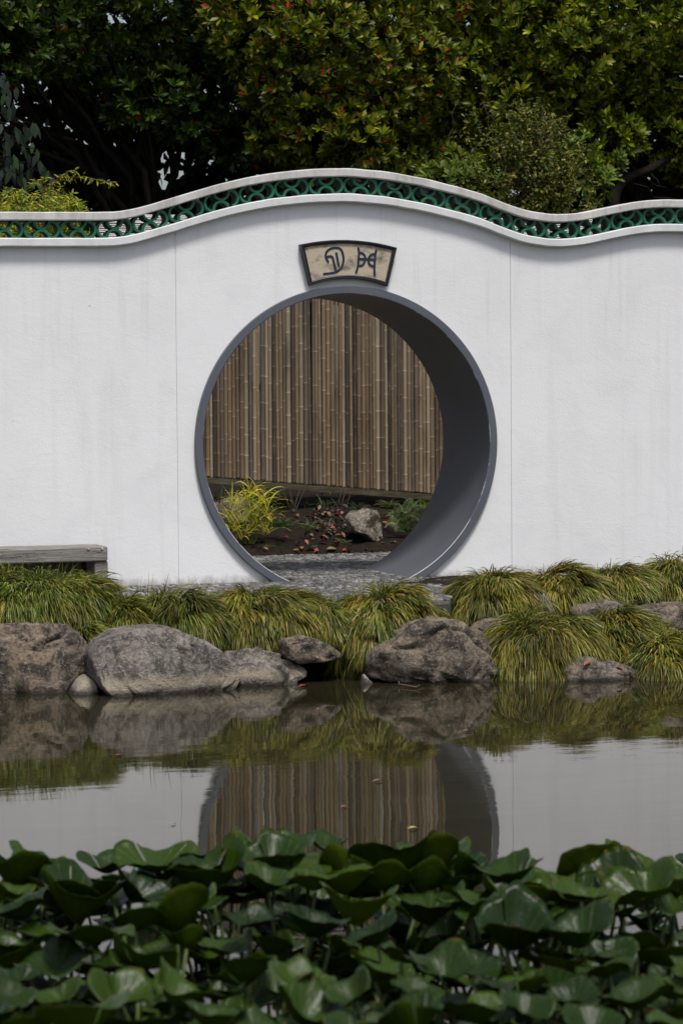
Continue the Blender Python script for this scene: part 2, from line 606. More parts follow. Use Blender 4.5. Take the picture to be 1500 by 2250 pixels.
def sheet(name, xs, ys, zf, mat):
    v, f = [], []
    for j, y in enumerate(ys):
        for i, x in enumerate(xs):
            v.append((x, y, zf(x, y)))
    n = len(xs)
    for j in range(len(ys) - 1):
        for i in range(n - 1):
            f.append((j * n + i, j * n + i + 1, (j + 1) * n + i + 1, (j + 1) * n + i))
    o = mesh_obj(name, v, f, mat, origin=(0, 0, 0), smooth=True)
    o['kind'] = 'structure'
    return o


def nz(x, y, s, a):
    return noise.fractal(Vector((x * s, y * s, 3.1)), 0.8, 2.0, 4) * a


sheet('pond_bed', [-600, -60, -20, 20, 60, 600], [-600, -60, -20, -8, -2.0, 3], lambda x, y: -0.75 + (0 if abs(x) < 100 and y > -100 else 0.5), MAT['mud'])
w = sheet('pond_water', [-40, -10, 0, 10, 40], [-40, -10, -4, -0.9], lambda x, y: 0.0, MAT['water'])


def bank_z(x, y):
    # from under the path down to the water's edge
    t = (y + 2.08 + 0.08 * math.sin(x * 2.1)) / 0.60
    t = min(1, max(-1.6, t))
    z = -0.05 + (PZ - 0.03 + 0.05) * (t if t < 0 else t * t * (3 - 2 * t))
    if x > 0.1:
        k = min(1, (x - 0.1) / 0.4)
        t2 = min(1, max(-0.6, (y + 2.75) / 1.95))
        z = z * (1 - k) + k * (-0.05 + (PZ + 0.07) * t2)
    if y > -0.12:
        z = PZ - 0.05
    return z + nz(x, y, 3.0, 0.03)


sheet('earth_bank', np.arange(-9, 9.01, 0.12), np.arange(-3.6, -0.04, 0.08), bank_z, MAT['bank'])


def rear_z(x, y):
    if y < 2.74:
        return PZ - 0.06
    t = min(1, (y - 2.74) / 1.5)
    return PZ - 0.02 + 0.36 * t ** 0.85 + nz(x, y, 2.2, 0.05) + max(0, y - 4.3) * 0.02


sheet('garden_soil', np.arange(-6, 9.01, 0.12), list(np.arange(2.3, 5.0, 0.08)) + [5.2, 6, 8, 12, 20], rear_z, MAT['soil'])
sheet('ground', [-900, -60, -9, 9, 60, 900], [-0.05, 2.0, 20, 60, 900], lambda x, y: PZ - 0.12 + (0.2 if y > 30 else 0), MAT['turf'])


# path: a mortar bed with stone setts pressed into it
def path_front(x):
    return -1.98 + 0.30 * max(0, -0.35 - x) + 0.05 * math.sin(3 * x) if x < 0.06 else -1.98 + 2.6 * (x - 0.06)


pv, pf = [], []
xs = np.arange(-7, 7.01, 0.1)
for x in xs:
    y0 = max(-2.05, min(-0.75, path_front(x)))
    pv += [(x, y0, PZ - 0.10), (x, y0, PZ - 0.022), (x, y0 + 0.02, PZ - 0.008), (x, 2.72 + 0.05 * math.sin(x * 3), PZ - 0.008), (x, 2.75, PZ - 0.1)]
for i in range(len(xs) - 1):
    for k in range(4):
        pf.append((i * 5 + k, (i + 1) * 5 + k, (i + 1) * 5 + k + 1, i * 5 + k + 1))
path = mesh_obj('cobble_path', pv, pf, MAT['mortar'], origin=(0, 0, PZ))
path['kind'] = 'structure'


def cobble_shape(seed):
    r = random.Random(seed)
    n = 7
    v = []
    for ring, (s, z) in enumerate(((1.0, -0.01), (1.0, 0.001), (0.80, 0.0075), )):
        for k in range(n):
            a = 2 * math.pi * k / n
            rr = (0.5 + 0.07 * math.sin(k * 2.3 + seed)) * s
            c, q = math.cos(a), math.sin(a)
            v.append((rr * (abs(c) ** 0.7) * math.copysign(1, c), rr * (abs(q) ** 0.7) * math.copysign(1, q), z + (0.0015 * math.sin(k + seed) if ring == 2 else 0)))
    f = []
    for rr in range(2):
        for k in range(n):
            f.append((rr * n + k, rr * n + (k + 1) % n, (rr + 1) * n + (k + 1) % n, (rr + 1) * n + k))
    f.append(tuple(2 * n + k for k in range(n)))
    return np.array(v), f


shapes = [cobble_shape(i) for i in range(6)]
spots = []
y = -2.0
row = 0
rr_ = random.Random(3)
while y < 2.72:
    d = rr_.uniform(0.055, 0.085)
    x = -3.4 + rr_.uniform(0, 0.05)
    while x < 3.6:
        wd = rr_.uniform(0.032, 0.062)
        ok = y > max(-2.05, min(-0.75, path_front(x))) + 0.05
        inside = (-0.03 < y < 1.02)
        if inside:
            ok = ok and abs(x) < 0.40
        if not inside and y < 0 and (x < -2.6 or x > 1.2):
            ok = ok and False
        if y > 1.0 and not (-1.4 < x < 2.2):
            ok = False
        if ok:
            spots.append((x + wd / 2, y + d / 2 + rr_.uniform(-.008, .008), wd * 0.93, d * 0.95, rr_.uniform(-.25, .25), rr_.randrange(6), rr_.uniform(-.002, .003)))
        x += wd
    y += d
# those that show largest are the nearest ones in front of the gate
vis = [s for s in spots if -1.9 < s[0] < 0.5 and s[1] < -0.05]
vis.sort(key=lambda s: s[1])
near = set(id(s) for s in vis[:300])
cob_me = []
for v, f in shapes:
    me = bpy.data.meshes.new('sett')
    me.from_pydata(v.tolist(), [], f)
    me.materials.append(MAT['cob'])
    cob_me.append(me)
jv, jf, jc = [], [], []
for s in spots:
    if id(s) in near:
        o = bpy.data.objects.new('sett', cob_me[s[5]])
        link(o, path, (s[0], s[1], PZ + s[6]))
        o.scale = (s[2], s[3], 1)
        o.rotation_euler = (0, 0, s[4] * 0.4)
    else:
        v, f = shapes[s[5]]
        c, q = math.cos(s[4] * .4), math.sin(s[4] * .4)
        px_, py_ = v[:, 0] * s[2], v[:, 1] * s[3]
        base = len(jv) * 21
        jv.append(np.stack([s[0] + c * px_ - q * py_, s[1] + q * px_ + c * py_, v[:, 2] + PZ + s[6]], 1))
        jf += [tuple(i + base for i in ff) for ff in f]
        g_ = rr_.choice([0.065, 0.085, 0.105, 0.12, 0.145, 0.18, 0.25])
        jc.append(np.tile(np.array([g_ * 1.02, g_, g_ * 0.95]), (21, 1)))
mesh_obj('sett_field', np.concatenate(jv), jf, MAT['cobj'], path, origin=(0, 0, PZ), col=np.concatenate(jc), kind='stuff')

# ------------------------------------------------------------------ the wall
TOP_PX = [(-150, 466), (0, 465), (100, 465.4), (200, 465.7), (235, 465.5), (265, 464), (300, 457.5), (333, 448), (375, 436), (417, 423), (460, 410.5), (500, 399), (550, 388), (600, 379.5), (683, 371), (767, 369), (850, 376.5),
          (933, 391.7), (1017, 413), (1060, 426), (1100, 443), (1150, 461), (1200, 469.5), (1230, 470.5), (1262, 469), (1300, 463), (1350, 451.7), (1400, 442), (1450, 438), (1500, 438.5), (1560, 444), (1640, 456)]
tp = np.array([at(a, b, Y=-0.06) for a, b in TOP_PX])
TX = np.concatenate([[-7.0, -4.0], tp[:, 0], [4.2, 7.0]])
TZ = np.concatenate([[tp[0, 2], tp[0, 2]], tp[:, 2], [tp[-1, 2] - 0.1, tp[-1, 2] - 0.1]])


def cope_z(x):
    # smooth: average of a small window of the polyline
    return float(np.mean(np.interp(x + np.linspace(-0.055, 0.055, 9), TX, TZ)))


def slope(x):
    return (cope_z(x + 0.03) - cope_z(x - 0.03)) / 0.06


GZ, RO, RI, TUN = 1.4009, 1.10, 1.0443, 0.993
COPE_H, OPEN_H, LEDGE_H = 0.058, 0.1165, 0.058
wall = thing('garden_wall', (0, 0, PZ), 'tall white rendered garden wall with undulating top and round moon gate opening', 'wall')


def slab(x0, x1, y0, y1, zb, ztop, name, mat, hole=None):
    xs = set(np.arange(x0, x1, 0.05).tolist() + [x0, x1])
    if hole:
        for a in np.linspace(-math.pi / 2, math.pi / 2, 61):
            q = hole * math.sin(a)
            if x0 < q < x1:
                xs.add(q)
    xs = sorted(xs)
    b = MB()

    def col(x):
        if hole and abs(x) < hole - 1e-9:
            h = math.sqrt(hole * hole - x * x)
            return [(zb, max(zb + 1e-4, GZ - h)), (GZ + h, ztop(x))]
        if hole and abs(abs(x) - hole) < 1e-6:
            return [(zb, GZ), (GZ, ztop(x))]
        return [(zb, ztop(x))]
    for i in range(len(xs) - 1):
        a, c = xs[i], xs[i + 1]
        ca, cc = col(a), col(c)
        if len(ca) != len(cc):
            if len(ca) == 1:
                ca = [(zb, GZ), (GZ, ztop(a))]
            else:
                cc = [(zb, GZ), (GZ, ztop(c))]
        for (l0, h0), (l1, h1) in zip(ca, cc):
            p = [(a, y0, l0), (c, y0, l1), (c, y0, h1), (a, y0, h0), (a, y1, l0), (c, y1, l1), (c, y1, h1), (a, y1, h0)]
            fs = [(0, 1, 2, 3), (7, 6, 5, 4), (3, 2, 6, 7), (4, 5, 1, 0)]
            if i == 0:
                fs.append((0, 3, 7, 4))
            if i == len(xs) - 2:
                fs.append((1, 5, 6, 2))
            b.add(p, fs)
    return b.build(name, mat, wall, origin=((x0 + x1) / 2, y0, PZ))


LEDGE_TOP = COPE_H + OPEN_H
slab(-6.9, 6.9, 0.0065, 0.20, 0.10, lambda x: cope_z(x) - LEDGE_TOP - 0.02, 'wall_core', MAT['wall'], RO - 0.02)
JOINTS = [-6.9, -3.9, at(389, 900, Y=0)[0], at(1122, 900, Y=0)[0], 4.05, 6.9]
for i in range(len(JOINTS) - 1):
    a, c = JOINTS[i] + 0.0018, JOINTS[i + 1] - 0.0018
    slab(a, c, 0.0, 0.0055, 0.35, lambda x: cope_z(x) - LEDGE_TOP - 0.025, 'wall_panel', MAT['wall'], (RO - 0.01) if a < 0 < c else None)
slab(-6.9, 6.9, 0.203, 0.215, 0.35, lambda x: cope_z(x) - LEDGE_TOP - 0.025, 'rear_render', MAT['wall'], RO - 0.01)


def band(name, y0, y1, top_off, h, mat):
    b = MB()
    xs = np.arange(-6.9, 6.91, 0.03)
    prof = []
    e = 0.007
    vs = []
    for x in xs:
        z1 = cope_z(x) - top_off
        z0 = z1 - h
        jit = noise.noise(Vector((x * 9, top_off * 7, 0.3))) * 0.0022
        z1 += jit
        z0 += noise.noise(Vector((x * 11, 4.2, top_off))) * 0.0018
        vs += [(x, y0 + e, z0), (x, y0, z0 + e), (x, y0 + jit, z1 - e), (x, y0 + e, z1), (x, y1 - e, z1), (x, y1, z1 - e), (x, y1, z0 + e), (x, y1 - e, z0)]
    fs = []
    for i in range(len(xs) - 1):
        for k in range(8):
            k2 = (k + 1) % 8
            fs.append((i * 8 + k, (i + 1) * 8 + k, (i + 1) * 8 + k2, i * 8 + k2))
    fs.append(tuple(range(8)))
    fs.append(tuple((len(xs) - 1) * 8 + k for k in range(8))[::-1])
    return mesh_obj(name, vs, fs, mat, wall, origin=(0, 0, 3))


band('coping', -0.062, 0.235, 0.0, COPE_H, MAT['cope'])
band('ledge', -0.062, 0.235, LEDGE_TOP, LEDGE_H, m_plaster((0.70, 0.70, 0.71), 0.22, 'ledge_render'))

# glazed half-round tiles between the two bands
TR, TT, TD = OPEN_H / 2 + 0.0015, 0.0145, 0.15
tv, tf, tm = [], [], []
seg = 18
for i in range(seg + 1):
    a = math.pi * i / seg
    c, s_ = math.cos(a), math.sin(a)
    for rr in (TR, TR - TT):
        for yy in (0, TD):
            tv.append((rr * c, yy, rr * s_))
for i in range(seg):
    a, b_ = i * 4, (i + 1) * 4
    tf += [(a, a + 2, b_ + 2, b_), (a + 1, b_ + 1, b_ + 3, a + 3), (a, b_, b_ + 1, a + 1), (a + 2, a + 3, b_ + 3, b_ + 2)]
    tm += [0, 0, 1, 1]
tf += [(0, 1, 3, 2), (seg * 4, seg * 4 + 2, seg * 4 + 3, seg * 4 + 1)]
tm += [1, 1]
tile_me = bpy.data.meshes.new('lattice_tile')
tile_me.from_pydata(tv, [], tf)
tile_me.materials.append(MAT['tile_f'])
tile_me.materials.append(MAT['tile_b'])
tile_me.polygons.foreach_set('material_index', tm)
tile_me.polygons.foreach_set('use_smooth', [m == 1 for m in tm])
UNIT = 0.2493
x_ref = at(133, 503, Y=-0.03)[0]
tr = random.Random(5)
for k in range(-4, 20):
    xl = x_ref + (k - 1) * UNIT
    for dx, dz, rot in ((TR, 0.5, -90), (UNIT / 2, 1.0, 180), (UNIT / 2, 0.0, 0), (UNIT - TR, 0.5, 90)):
        x = xl + dx
        ang = math.atan(slope(xl + UNIT / 2))
        zc = cope_z(x) - COPE_H - OPEN_H * (1 - dz)
        o = bpy.data.objects.new('lattice_tile', tile_me)
        link(o, wall, (x, -0.03 + tr.uniform(-0.004, 0.004), zc))
        o.rotation_euler = (0, R(rot) - ang, 0)

# the moon gate: a flat grey rim and a deep round lining
b = MB()
NS = 144
prof = [(RO, 0.02), (RO, -0.030), (RO - 0.004, -0.034), (RI + 0.005, -0.034), (RI, -0.029), (RI, TUN - 0.004), (RI + 0.004, TUN), (RO - 0.004, TUN), (RO, TUN - 0.004), (RO, 0.225)]
vs_, fs_, fm_ = [], [], []
for i in range(NS):
    a = 2 * math.pi * i / NS
    for r_, y_ in prof:
        vs_.append((r_ * math.sin(a), y_, GZ + r_ * math.cos(a)))
npf = len(prof)
for i in range(NS):
    j = (i + 1) % NS
    for k in range(npf):
        k2 = (k + 1) % npf
        fs_.append((i * npf + k, i * npf + k2, j * npf + k2, j * npf + k))
        fm_.append(1 if k == 3 else 0)
gate = mesh_obj('gate_surround', vs_, fs_, None, wall, origin=(0, 0, GZ), smooth=True, mats=[MAT['grey'], MAT['chip']], fm=fm_)
mod = gate.modifiers.new('edges', 'EDGE_SPLIT')
mod.split_angle = R(28)

# ------------------------------------------------------------------ plaque over the gate
TLc, TRc, BLc, BRc = (-0.344, 2.784), (0.357, 2.766), (-0.277, 2.500), (0.288, 2.497)
plq = thing('name_plaque', (0, 0, 2.64), 'fan shaped black framed tan plaque with two dark seal characters above the gate', 'plaque')


def fan(u, v, inset=0.0):
    """u 0..1 left to right, v 0..1 bottom to top"""
    tx = TLc[0] + (TRc[0] - TLc[0]) * u
    tz = TLc[1] + (TRc[1] - TLc[1]) * u + 0.042 * (1 - (2 * u - 1) ** 2)
    bx = BLc[0] + (BRc[0] - BLc[0]) * u
    bz = BLc[1] + (BRc[1] - BLc[1]) * u + 0.052 * (1 - (2 * u - 1) ** 2)
    return bx + (tx - bx) * v, bz + (tz - bz) * v


def fan_loop(ins):
    iu, iv = ins / 0.63, ins / 0.275
    n = 16
    L = [fan(iu + (1 - 2 * iu) * i / n, 1 - iv) for i in range(n + 1)]
    L += [fan(1 - iu - (1 - 2 * iu) * i / n, iv) for i in range(n + 1)]
    return L


loops = [(0.0, 0.0), (0.0, -0.050), (0.003, -0.055), (0.010, -0.055), (0.012, -0.046), (0.015, -0.046), (0.018, -0.052), (0.022, -0.050), (0.026, -0.036)]
vs_, fs_ = [], []
n0 = len(fan_loop(0))
for ins, y_ in loops:
    vs_ += [(p[0], y_, p[1]) for p in fan_loop(ins)]
for i in range(len(loops) - 1):
    for k in range(n0):
        k2 = (k + 1) % n0
        fs_.append((i * n0 + k, i * n0 + k2, (i + 1) * n0 + k2, (i + 1) * n0 + k))
mesh_obj('frame', vs_, fs_, MAT['frame'], plq, origin=(0, -0.03, 2.64))
L = fan_loop(0.0245)
half = n0 // 2
vs_ = [(p[0], -0.038, p[1]) for p in L]
fs_ = [(k, k + 1, n0 - 2 - k, n0 - 1 - k) for k in range(half - 1)]
face = mesh_obj('panel', vs_, fs_, MAT['panel'], plq, origin=(0, -0.038, 2.64))


def stroke(b, pts, width, y0, th=0.003):
    """a painted stroke: ribbon of round-ended width following pts in the XZ plane"""
    P_ = [np.array(p, float) for p in pts]
    # resample smoothly
    Q = []
    for i in range(len(P_) - 1):
        p0, p1, p2, p3 = P_[max(i - 1, 0)], P_[i], P_[i + 1], P_[min(i + 2, len(P_) - 1)]
        for t in np.linspace(0, 1, 5)[:-1]:
            Q.append(0.5 * ((2 * p1) + (-p0 + p2) * t + (2 * p0 - 5 * p1 + 4 * p2 - p3) * t * t + (-p0 + 3 * p1 - 3 * p2 + p3) * t ** 3))
    Q.append(P_[-1])
    t0 = (Q[1] - Q[0]) / np.linalg.norm(Q[1] - Q[0])
    t1 = (Q[-1] - Q[-2]) / np.linalg.norm(Q[-1] - Q[-2])
    Q = [Q[0] - t0 * width * .45] + Q + [Q[-1] + t1 * width * .45]
    n = len(Q)
    vs = []
    for i, q in enumerate(Q):
        t = Q[min(i + 1, n - 1)] - Q[max(i - 1, 0)]
        t /= np.linalg.norm(t) + 1e-9
        nn = np.array([-t[1], t[0]])
        wv = width * (0.25 if i in (0, n - 1) else 0.5)
        for s_ in (1, -1):
            e = q + nn * wv * s_
            vs += [(e[0], y0, e[1]), (e[0], y0 - th, e[1])]
    fs = []
    for i in range(n - 1):
        a, c = i * 4, (i + 1) * 4
        fs += [(a + 1, c + 1, c + 3, a + 3), (a, c, c + 1, a + 1), (a + 2, a + 3, c + 3, c + 2)]
    fs += [(0, 1, 3, 2), (n * 4 - 4, n * 4 - 2, n * 4 - 1, n * 4 - 3)]
    b.add(vs, fs)


def sign_pts(L):
    out = []
    for a, c in L:
        p = at(640 + a * 260 / 1500, 510 + c * 260 / 1500, Y=-0.04)
        out.append((p[0], p[2]))
    return out


g1 = [[(467, 375), (440, 330), (436, 285), (455, 240), (500, 208), (560, 197), (612, 207), (642, 245), (656, 300), (660, 360), (645, 425), (612, 475), (560, 508), (490, 521), (412, 530)],
      [(450, 315), (490, 306), (522, 322), (538, 385), (552, 440), (566, 492)], [(569, 266), (580, 320), (590, 375), (601, 424)]]
g2 = [[(847, 202), (857, 262), (850, 340), (843, 430), (820, 515)], [(855, 262), (900, 268), (932, 305), (932, 350), (918, 395), (890, 424), (848, 424)],
      [(850, 337), (950, 343), (1062, 350)], [(1074, 230), (1060, 300), (1056, 380), (1050, 470), (1055, 548)], [(1060, 275), (1010, 287), (982, 322), (976, 355), (986, 402), (1012, 424), (1050, 430)]]
for G in (g1, g2):
    b = MB()
    for i, s_ in enumerate(G):
        stroke(b, sign_pts(s_), 0.0150, -0.0385 - 0.0005 * i)
    b.build('seal_character', MAT['ink'], plq)

# a small plastic plant tag hanging behind the lattice
b = MB()


def tag_pts(L, Y):
    return [at(130 + a * 180 / 1500, 450 + c * 180 / 1500, Y=Y) for a, c in L]


T = tag_pts([(450, 472), (450, 410), (490, 347), (524, 356), (556, 412), (562, 487)], 0.145)
b.add([tuple(p) for p in T] + [tuple(p + np.array([0, 0.003, 0])) for p in T], [(5, 4, 3, 2, 1, 0), (6, 7, 8, 9, 10, 11)] + [(i, (i + 1) % 6, 6 + (i + 1) % 6, 6 + i) for i in range(6)])
tg = b.build('plant_tag', MAT['tagg'])
tag(tg, 'small bright green tag caught in the green tile lattice at left', 'tag')
b = MB()
for i, s_ in enumerate([[(472, 392), (470, 440), (478, 452), (494, 452), (496, 398)], [(536, 412), (520, 405), (513, 420), (520, 436), (536, 432), (538, 415), (538, 462)]]):
    stroke(b, [(p[0], p[2]) for p in tag_pts(s_, 0.145)], 0.0022, 0.1445 - 0.0004 * i, 0.001)
b.build('tag_lettering', MAT['ink'], tg)

# ------------------------------------------------------------------ bench
BY, BZ = -0.66, at(237, 1201, Y=-0.66)[2]
bx1 = at(237, 1201, Y=BY)[0]
bench = thing('sleeper_bench', (bx1 - 0.6, BY + 0.18, PZ), 'weathered grey timber bench standing against the white wall at left', 'bench')
for i, (y0, y1) in enumerate(((0, 0.175), (0.18, 0.35))):
    b = MB()
    b.box((bx1 - 2.2, BY + y0, BZ - 0.096), (bx1, BY + y1, BZ - 0.002 * i), 0.008)
    b.build('seat_beam', MAT['timber'], bench)
for xx in (bx1 - 0.085, bx1 - 2.1):
    b = MB()
    b.box((xx, BY + 0.012, PZ - 0.02), (xx + 0.088, BY + 0.33, BZ - 0.0975), 0.006)
    b.build('leg', MAT['timber'], bench)
b = MB()
xr = at(180, 1250, Y=BY + 0.2)[0]
b.box((bx1 - 2.0, BY + 0.20, PZ - 0.02), (xr, BY + 0.24, BZ - 0.099), 0.004)
b.build('apron_board', MAT['timber_d'], bench)
b = MB()
b.box((xr - 0.02, BY + 0.31, PZ - 0.02), (bx1 - 0.084, BY + 0.34, BZ - 0.099), 0.004)
b.build('dark_gap_board', MAT['timber_d'], bench)  # added board that keeps the gap between apron and leg dark
for a, c in ((194, 1204), (224, 1203)):
    p = at(a, c, Y=BY - 0.002)
    b = MB()
    b.tube([(p[0], BY + 0.004, BZ - 0.012), (p[0] + 0.004, BY - 0.006, BZ - 0.010)], 0.008, 8)
    b.build('bolt', MAT['chrome'], bench)

# ------------------------------------------------------------------ bamboo fence behind the gate
FY = 4.0
f_l, f_r = at(450, 1047, Y=FY), at(950, 1085, Y=FY)
f_sl = (f_r[2] - f_l[2]) / (f_r[0] - f_l[0])
fence = thing('bamboo_fence', (1.0, FY, 0.7), 'brown weathered bamboo cane fence on a raked bottom rail seen through the round gate', 'fence')


def fence_z(x):
    return f_l[2] + f_sl * (x - f_l[0])


F_TOP = 3.02
cane_me = []
for vnt in range(9):
    cr_ = random.Random(50 + vnt)
    rings = []
    z = 0.0
    nxt = cr_.uniform(0.07, 0.25)
    H_ = 2.4
    zs = [(0, 0.9), (0.003, 1.0), (0.012, 1.0)]
    while nxt < H_:
        for dz, s_ in ((-0.016, 1.0), (-0.005, 1.08), (0.0, 1.12), (0.004, 0.97), (0.012, 1.0)):
            zs.append((nxt + dz, s_))
        nxt += cr_.uniform(0.19, 0.34)
    zs += [(H_ + 0.02, 1.0), (H_ + 0.03, 1.0)]
    v, f = [], []
    n = 12
    for z, s_ in zs:
        for k in range(n):
            a = 2 * math.pi * k / n
            v.append((0.0152 * s_ * math.cos(a), 0.0152 * s_ * math.sin(a), z))
    for i in range(len(zs) - 1):
        for k in range(n):
            k2 = (k + 1) % n
            f.append((i * n + k, i * n + k2, (i + 1) * n + k2, (i + 1) * n + k))
    f.append(tuple(range(n))[::-1])
    f.append(tuple((len(zs) - 1) * n + k for k in range(n)))
    me = bpy.data.meshes.new('cane')
    me.from_pydata(v, [], f)
    me.materials.append(MAT['bamboo'])
    me.polygons.foreach_set('use_smooth', [True] * (len(f) - 2) + [False, False])
    cane_me.append(me)
cr_ = random.Random(9)
x = -1.35
while x < 3.5:
    wd = cr_.uniform(0.026, 0.040)
    o = bpy.data.objects.new('cane', cane_me[cr_.randrange(9)])
    z0 = fence_z(x) + cr_.uniform(-0.006, 0.006)
    link(o, fence, (x + wd / 2, FY + cr_.uniform(-0.004, 0.004), z0))
    o.scale = (wd / 0.0305, wd / 0.0305, (F_TOP - z0) / 2.4)
    o.rotation_euler = (cr_.uniform(-.003, .003), cr_.uniform(-.004, .004), cr_.uniform(0, 6.28))
    x += wd + cr_.choice([0, 0, 0, 0.001, 0.003])
for zz, hh, nm, mt in ((-0.055, 0.05, 'bottom_rail', MAT['rail']), (0.75, 0.07, 'rail', MAT['timber_d']), (1.55, 0.07, 'rail', MAT['timber_d'])):
    b = MB()
    xa, xb = -1.36, 3.52
    y0 = FY - 0.020 if nm == 'bottom_rail' else FY + 0.022
    y1 = FY + 0.06
    p = []
    for xx in (xa, xb):
        zc = fence_z(xx) + zz
        p += [(xx, y0, zc), (xx, y1, zc), (xx, y1, zc + hh), (xx, y0, zc + hh)]
    b.add(p, [(0, 1, 2, 3), (7, 6, 5, 4), (0, 4, 5, 1), (1, 5, 6, 2), (2, 6, 7, 3), (3, 7, 4, 0)])
    b.build(nm, mt, fence)
for xx in (-1.2, 0.3, 1.8, 3.3):
    b = MB()
    b.box((xx, FY + 0.065, 0.45), (xx + 0.09, FY + 0.155, F_TOP), 0.006)
    b.build('post', MAT['timber_d'], fence)
# a little slatted roof of bleached battens along the top (its slats are thinner than the eye can pick apart)
b = MB()
cr_ = random.Random(21)
x0, x1 = at(206, 500, Y=FY)[0], at(1340, 500, Y=FY)[0]
for i in range(17):
    z = 2.975 + i * 0.0162
    yy = FY - 0.06 + i * 0.012
    x = x0
    while x < x1:
        xe = min(x1, x + cr_.uniform(0.4, 1.4))
        dz = cr_.uniform(-0.002, 0.002)
        b.box((x, yy, z + dz), (xe - 0.004, yy + 0.012, z + dz + 0.0085 + cr_.uniform(-.003, .002)))
        x = xe
b.build('roof_battens', MAT['slat'], fence, kind='stuff')
b = MB()
b.box((x0, FY + 0.18, 2.95), (x1, FY + 0.20, 3.23))
b.build('roof_board', MAT['timber_d'], fence)


# ------------------------------------------------------------------ rocks
import bmesh


def unit(a):
    return a / (np.linalg.norm(a, axis=-1, keepdims=True) + 1e-9)


ICO = {}
for sub in (4, 5):
    bm_ = bmesh.new()
    bmesh.ops.create_icosphere(bm_, subdivisions=sub, radius=1.0)
    bm_.verts.ensure_lookup_table()
    ICO[sub] = (np.array([v_.co[:] for v_ in bm_.verts]), np.array([[q.index for q in f_.verts] for f_ in bm_.faces]))
    bm_.free()


def rock(name, outline, Y, depth, mat, label, cat='rock', group=None, rough=0.035, seed=0, box=0.36, under=0.0, lean=0.0, flat=0.0):
    P_ = np.array([at(a, c, Y=Y) for a, c in outline])
    c = np.array([P_[:, 0].mean(), Y, P_[:, 2].mean()])
    d = P_[:, [0, 2]] - c[[0, 2]]
    ang = np.unwrap(np.arctan2(d[:, 1], d[:, 0]))
    order = np.argsort(np.mod(ang, 2 * math.pi))
    A = np.mod(ang, 2 * math.pi)[order]
    Rr = np.hypot(d[:, 0], d[:, 1])[order]
    A = np.concatenate([A - 2 * math.pi, A, A + 2 * math.pi])
    Rr = np.concatenate([Rr, Rr, Rr])
    pts = np.stack([Rr * np.cos(A), Rr * np.sin(A)], 1)

    def rad(t):
        # radius where the outline polygon is met, so straight edges stay straight
        i = np.searchsorted(A, t) - 1
        p, q = pts[i], pts[i + 1]
        e = q - p
        u = np.array([math.cos(t), math.sin(t)])
        den = u[0] * e[1] - u[1] * e[0]
        if abs(den) < 1e-9:
            return Rr[i]
        return (p[0] * e[1] - p[1] * e[0]) / den
    nt = 180
    rt = np.array([rad(t) for t in np.linspace(-math.pi, math.pi, nt, endpoint=False) % (2 * math.pi)])
    sz = float(rt.mean())
    big = sz > 0.16
    D, f = ICO[5 if big else 4]
    s_ = np.hypot(D[:, 0], D[:, 2])
    th = np.arctan2(D[:, 2], D[:, 0])
    rr = np.interp(th, np.linspace(-math.pi, math.pi, nt + 1), np.append(rt, rt[0]))
    x_ = rr * s_ ** box * np.cos(th)
    z_ = rr * s_ ** box * np.sin(th)
    y_ = depth * np.sign(D[:, 1]) * np.abs(D[:, 1]) ** (box + 0.12)
    y_ = np.where(y_ < 0, y_ + flat * np.maximum(0, z_) * np.minimum(1, -y_ / depth * 1.5), y_)
    Pn = np.stack([x_, y_, z_], 1)
    # split faces: planes that shave the front into facets
    rs = np.random.default_rng(900 + seed)
    for k in range(15):
        n_ = np.array([rs.normal(0, 0.42), -abs(rs.normal(1.0, 0.2)), rs.normal(0.18, 0.42)])
        if k == 0:
            n_ = np.array([0.05, -1.0, 0.22])
        n_ /= np.linalg.norm(n_)
        h_ = Pn @ n_
        dcut = h_.max() * (0.74 if k == 0 else rs.uniform(0.80, 0.95))
        Pn = Pn - n_[None] * (np.maximum(0, h_ - dcut) * 0.96)[:, None]
    off = Vector((seed * 7.3, seed * 3.1, seed * 1.7))
    nr_ = unit(Pn / np.array([1, 0.8, 1]))
    v = []
    for q, nn in zip(Pn, nr_):
        w_ = Vector(q)
        a1 = noise.fractal(w_ * 3.2 + off, 0.9, 2.1, 4)
        a2 = noise.fractal(w_ * 14 + off * 2, 0.8, 2.1, 3)
        rid = 1 - abs(noise.noise(w_ * 3.4 + off * 3))
        dd = rough * (0.50 * a1 + 0.45 * a2) - rough * max(0, rid - 0.92) / 0.08 * 1.0
        v.append((c[0] + q[0] + nn[0] * dd, c[1] + q[1] + nn[1] * dd, c[2] + q[2] + nn[2] * dd))
    o = mesh_obj(name, v, f, mat, smooth=True)
    tag(o, label, cat, group)
    return o


ROCKG = 'boulders along the pond edge'
rock('boulder', [(-70, 1372), (0, 1362), (60, 1360), (125, 1366), (165, 1388), (183, 1425), (192, 1462), (184, 1492), (164, 1520), (140, 1548), (60, 1565), (-70, 1565)], -1.95, 0.45, MAT['rock_b'],
     'brown mottled boulder at the far left of the pond edge', group=ROCKG, seed=1, rough=0.05)
rock('boulder', [(150, 1548), (160, 1515), (175, 1496), (192, 1484), (206, 1500), (215, 1548)], -2.30, 0.16, MAT['rock_a'], 'small pale stone wedged between the two left boulders', group=ROCKG, seed=2, rough=0.02)
rock('boulder', [(192, 1432), (215, 1402), (260, 1386), (320, 1376), (372, 1378), (420, 1393), (462, 1414), (492, 1440), (514, 1464), (527, 1484), (512, 1502), (470, 1530), (440, 1556), (252, 1556), (216, 1512), (201, 1490), (193, 1462)], -2.28, 0.40,
     MAT['rock_a'], 'largest flat faced grey boulder with a pale waterline band', group=ROCKG, seed=3, rough=0.024, box=0.30, flat=0.25)
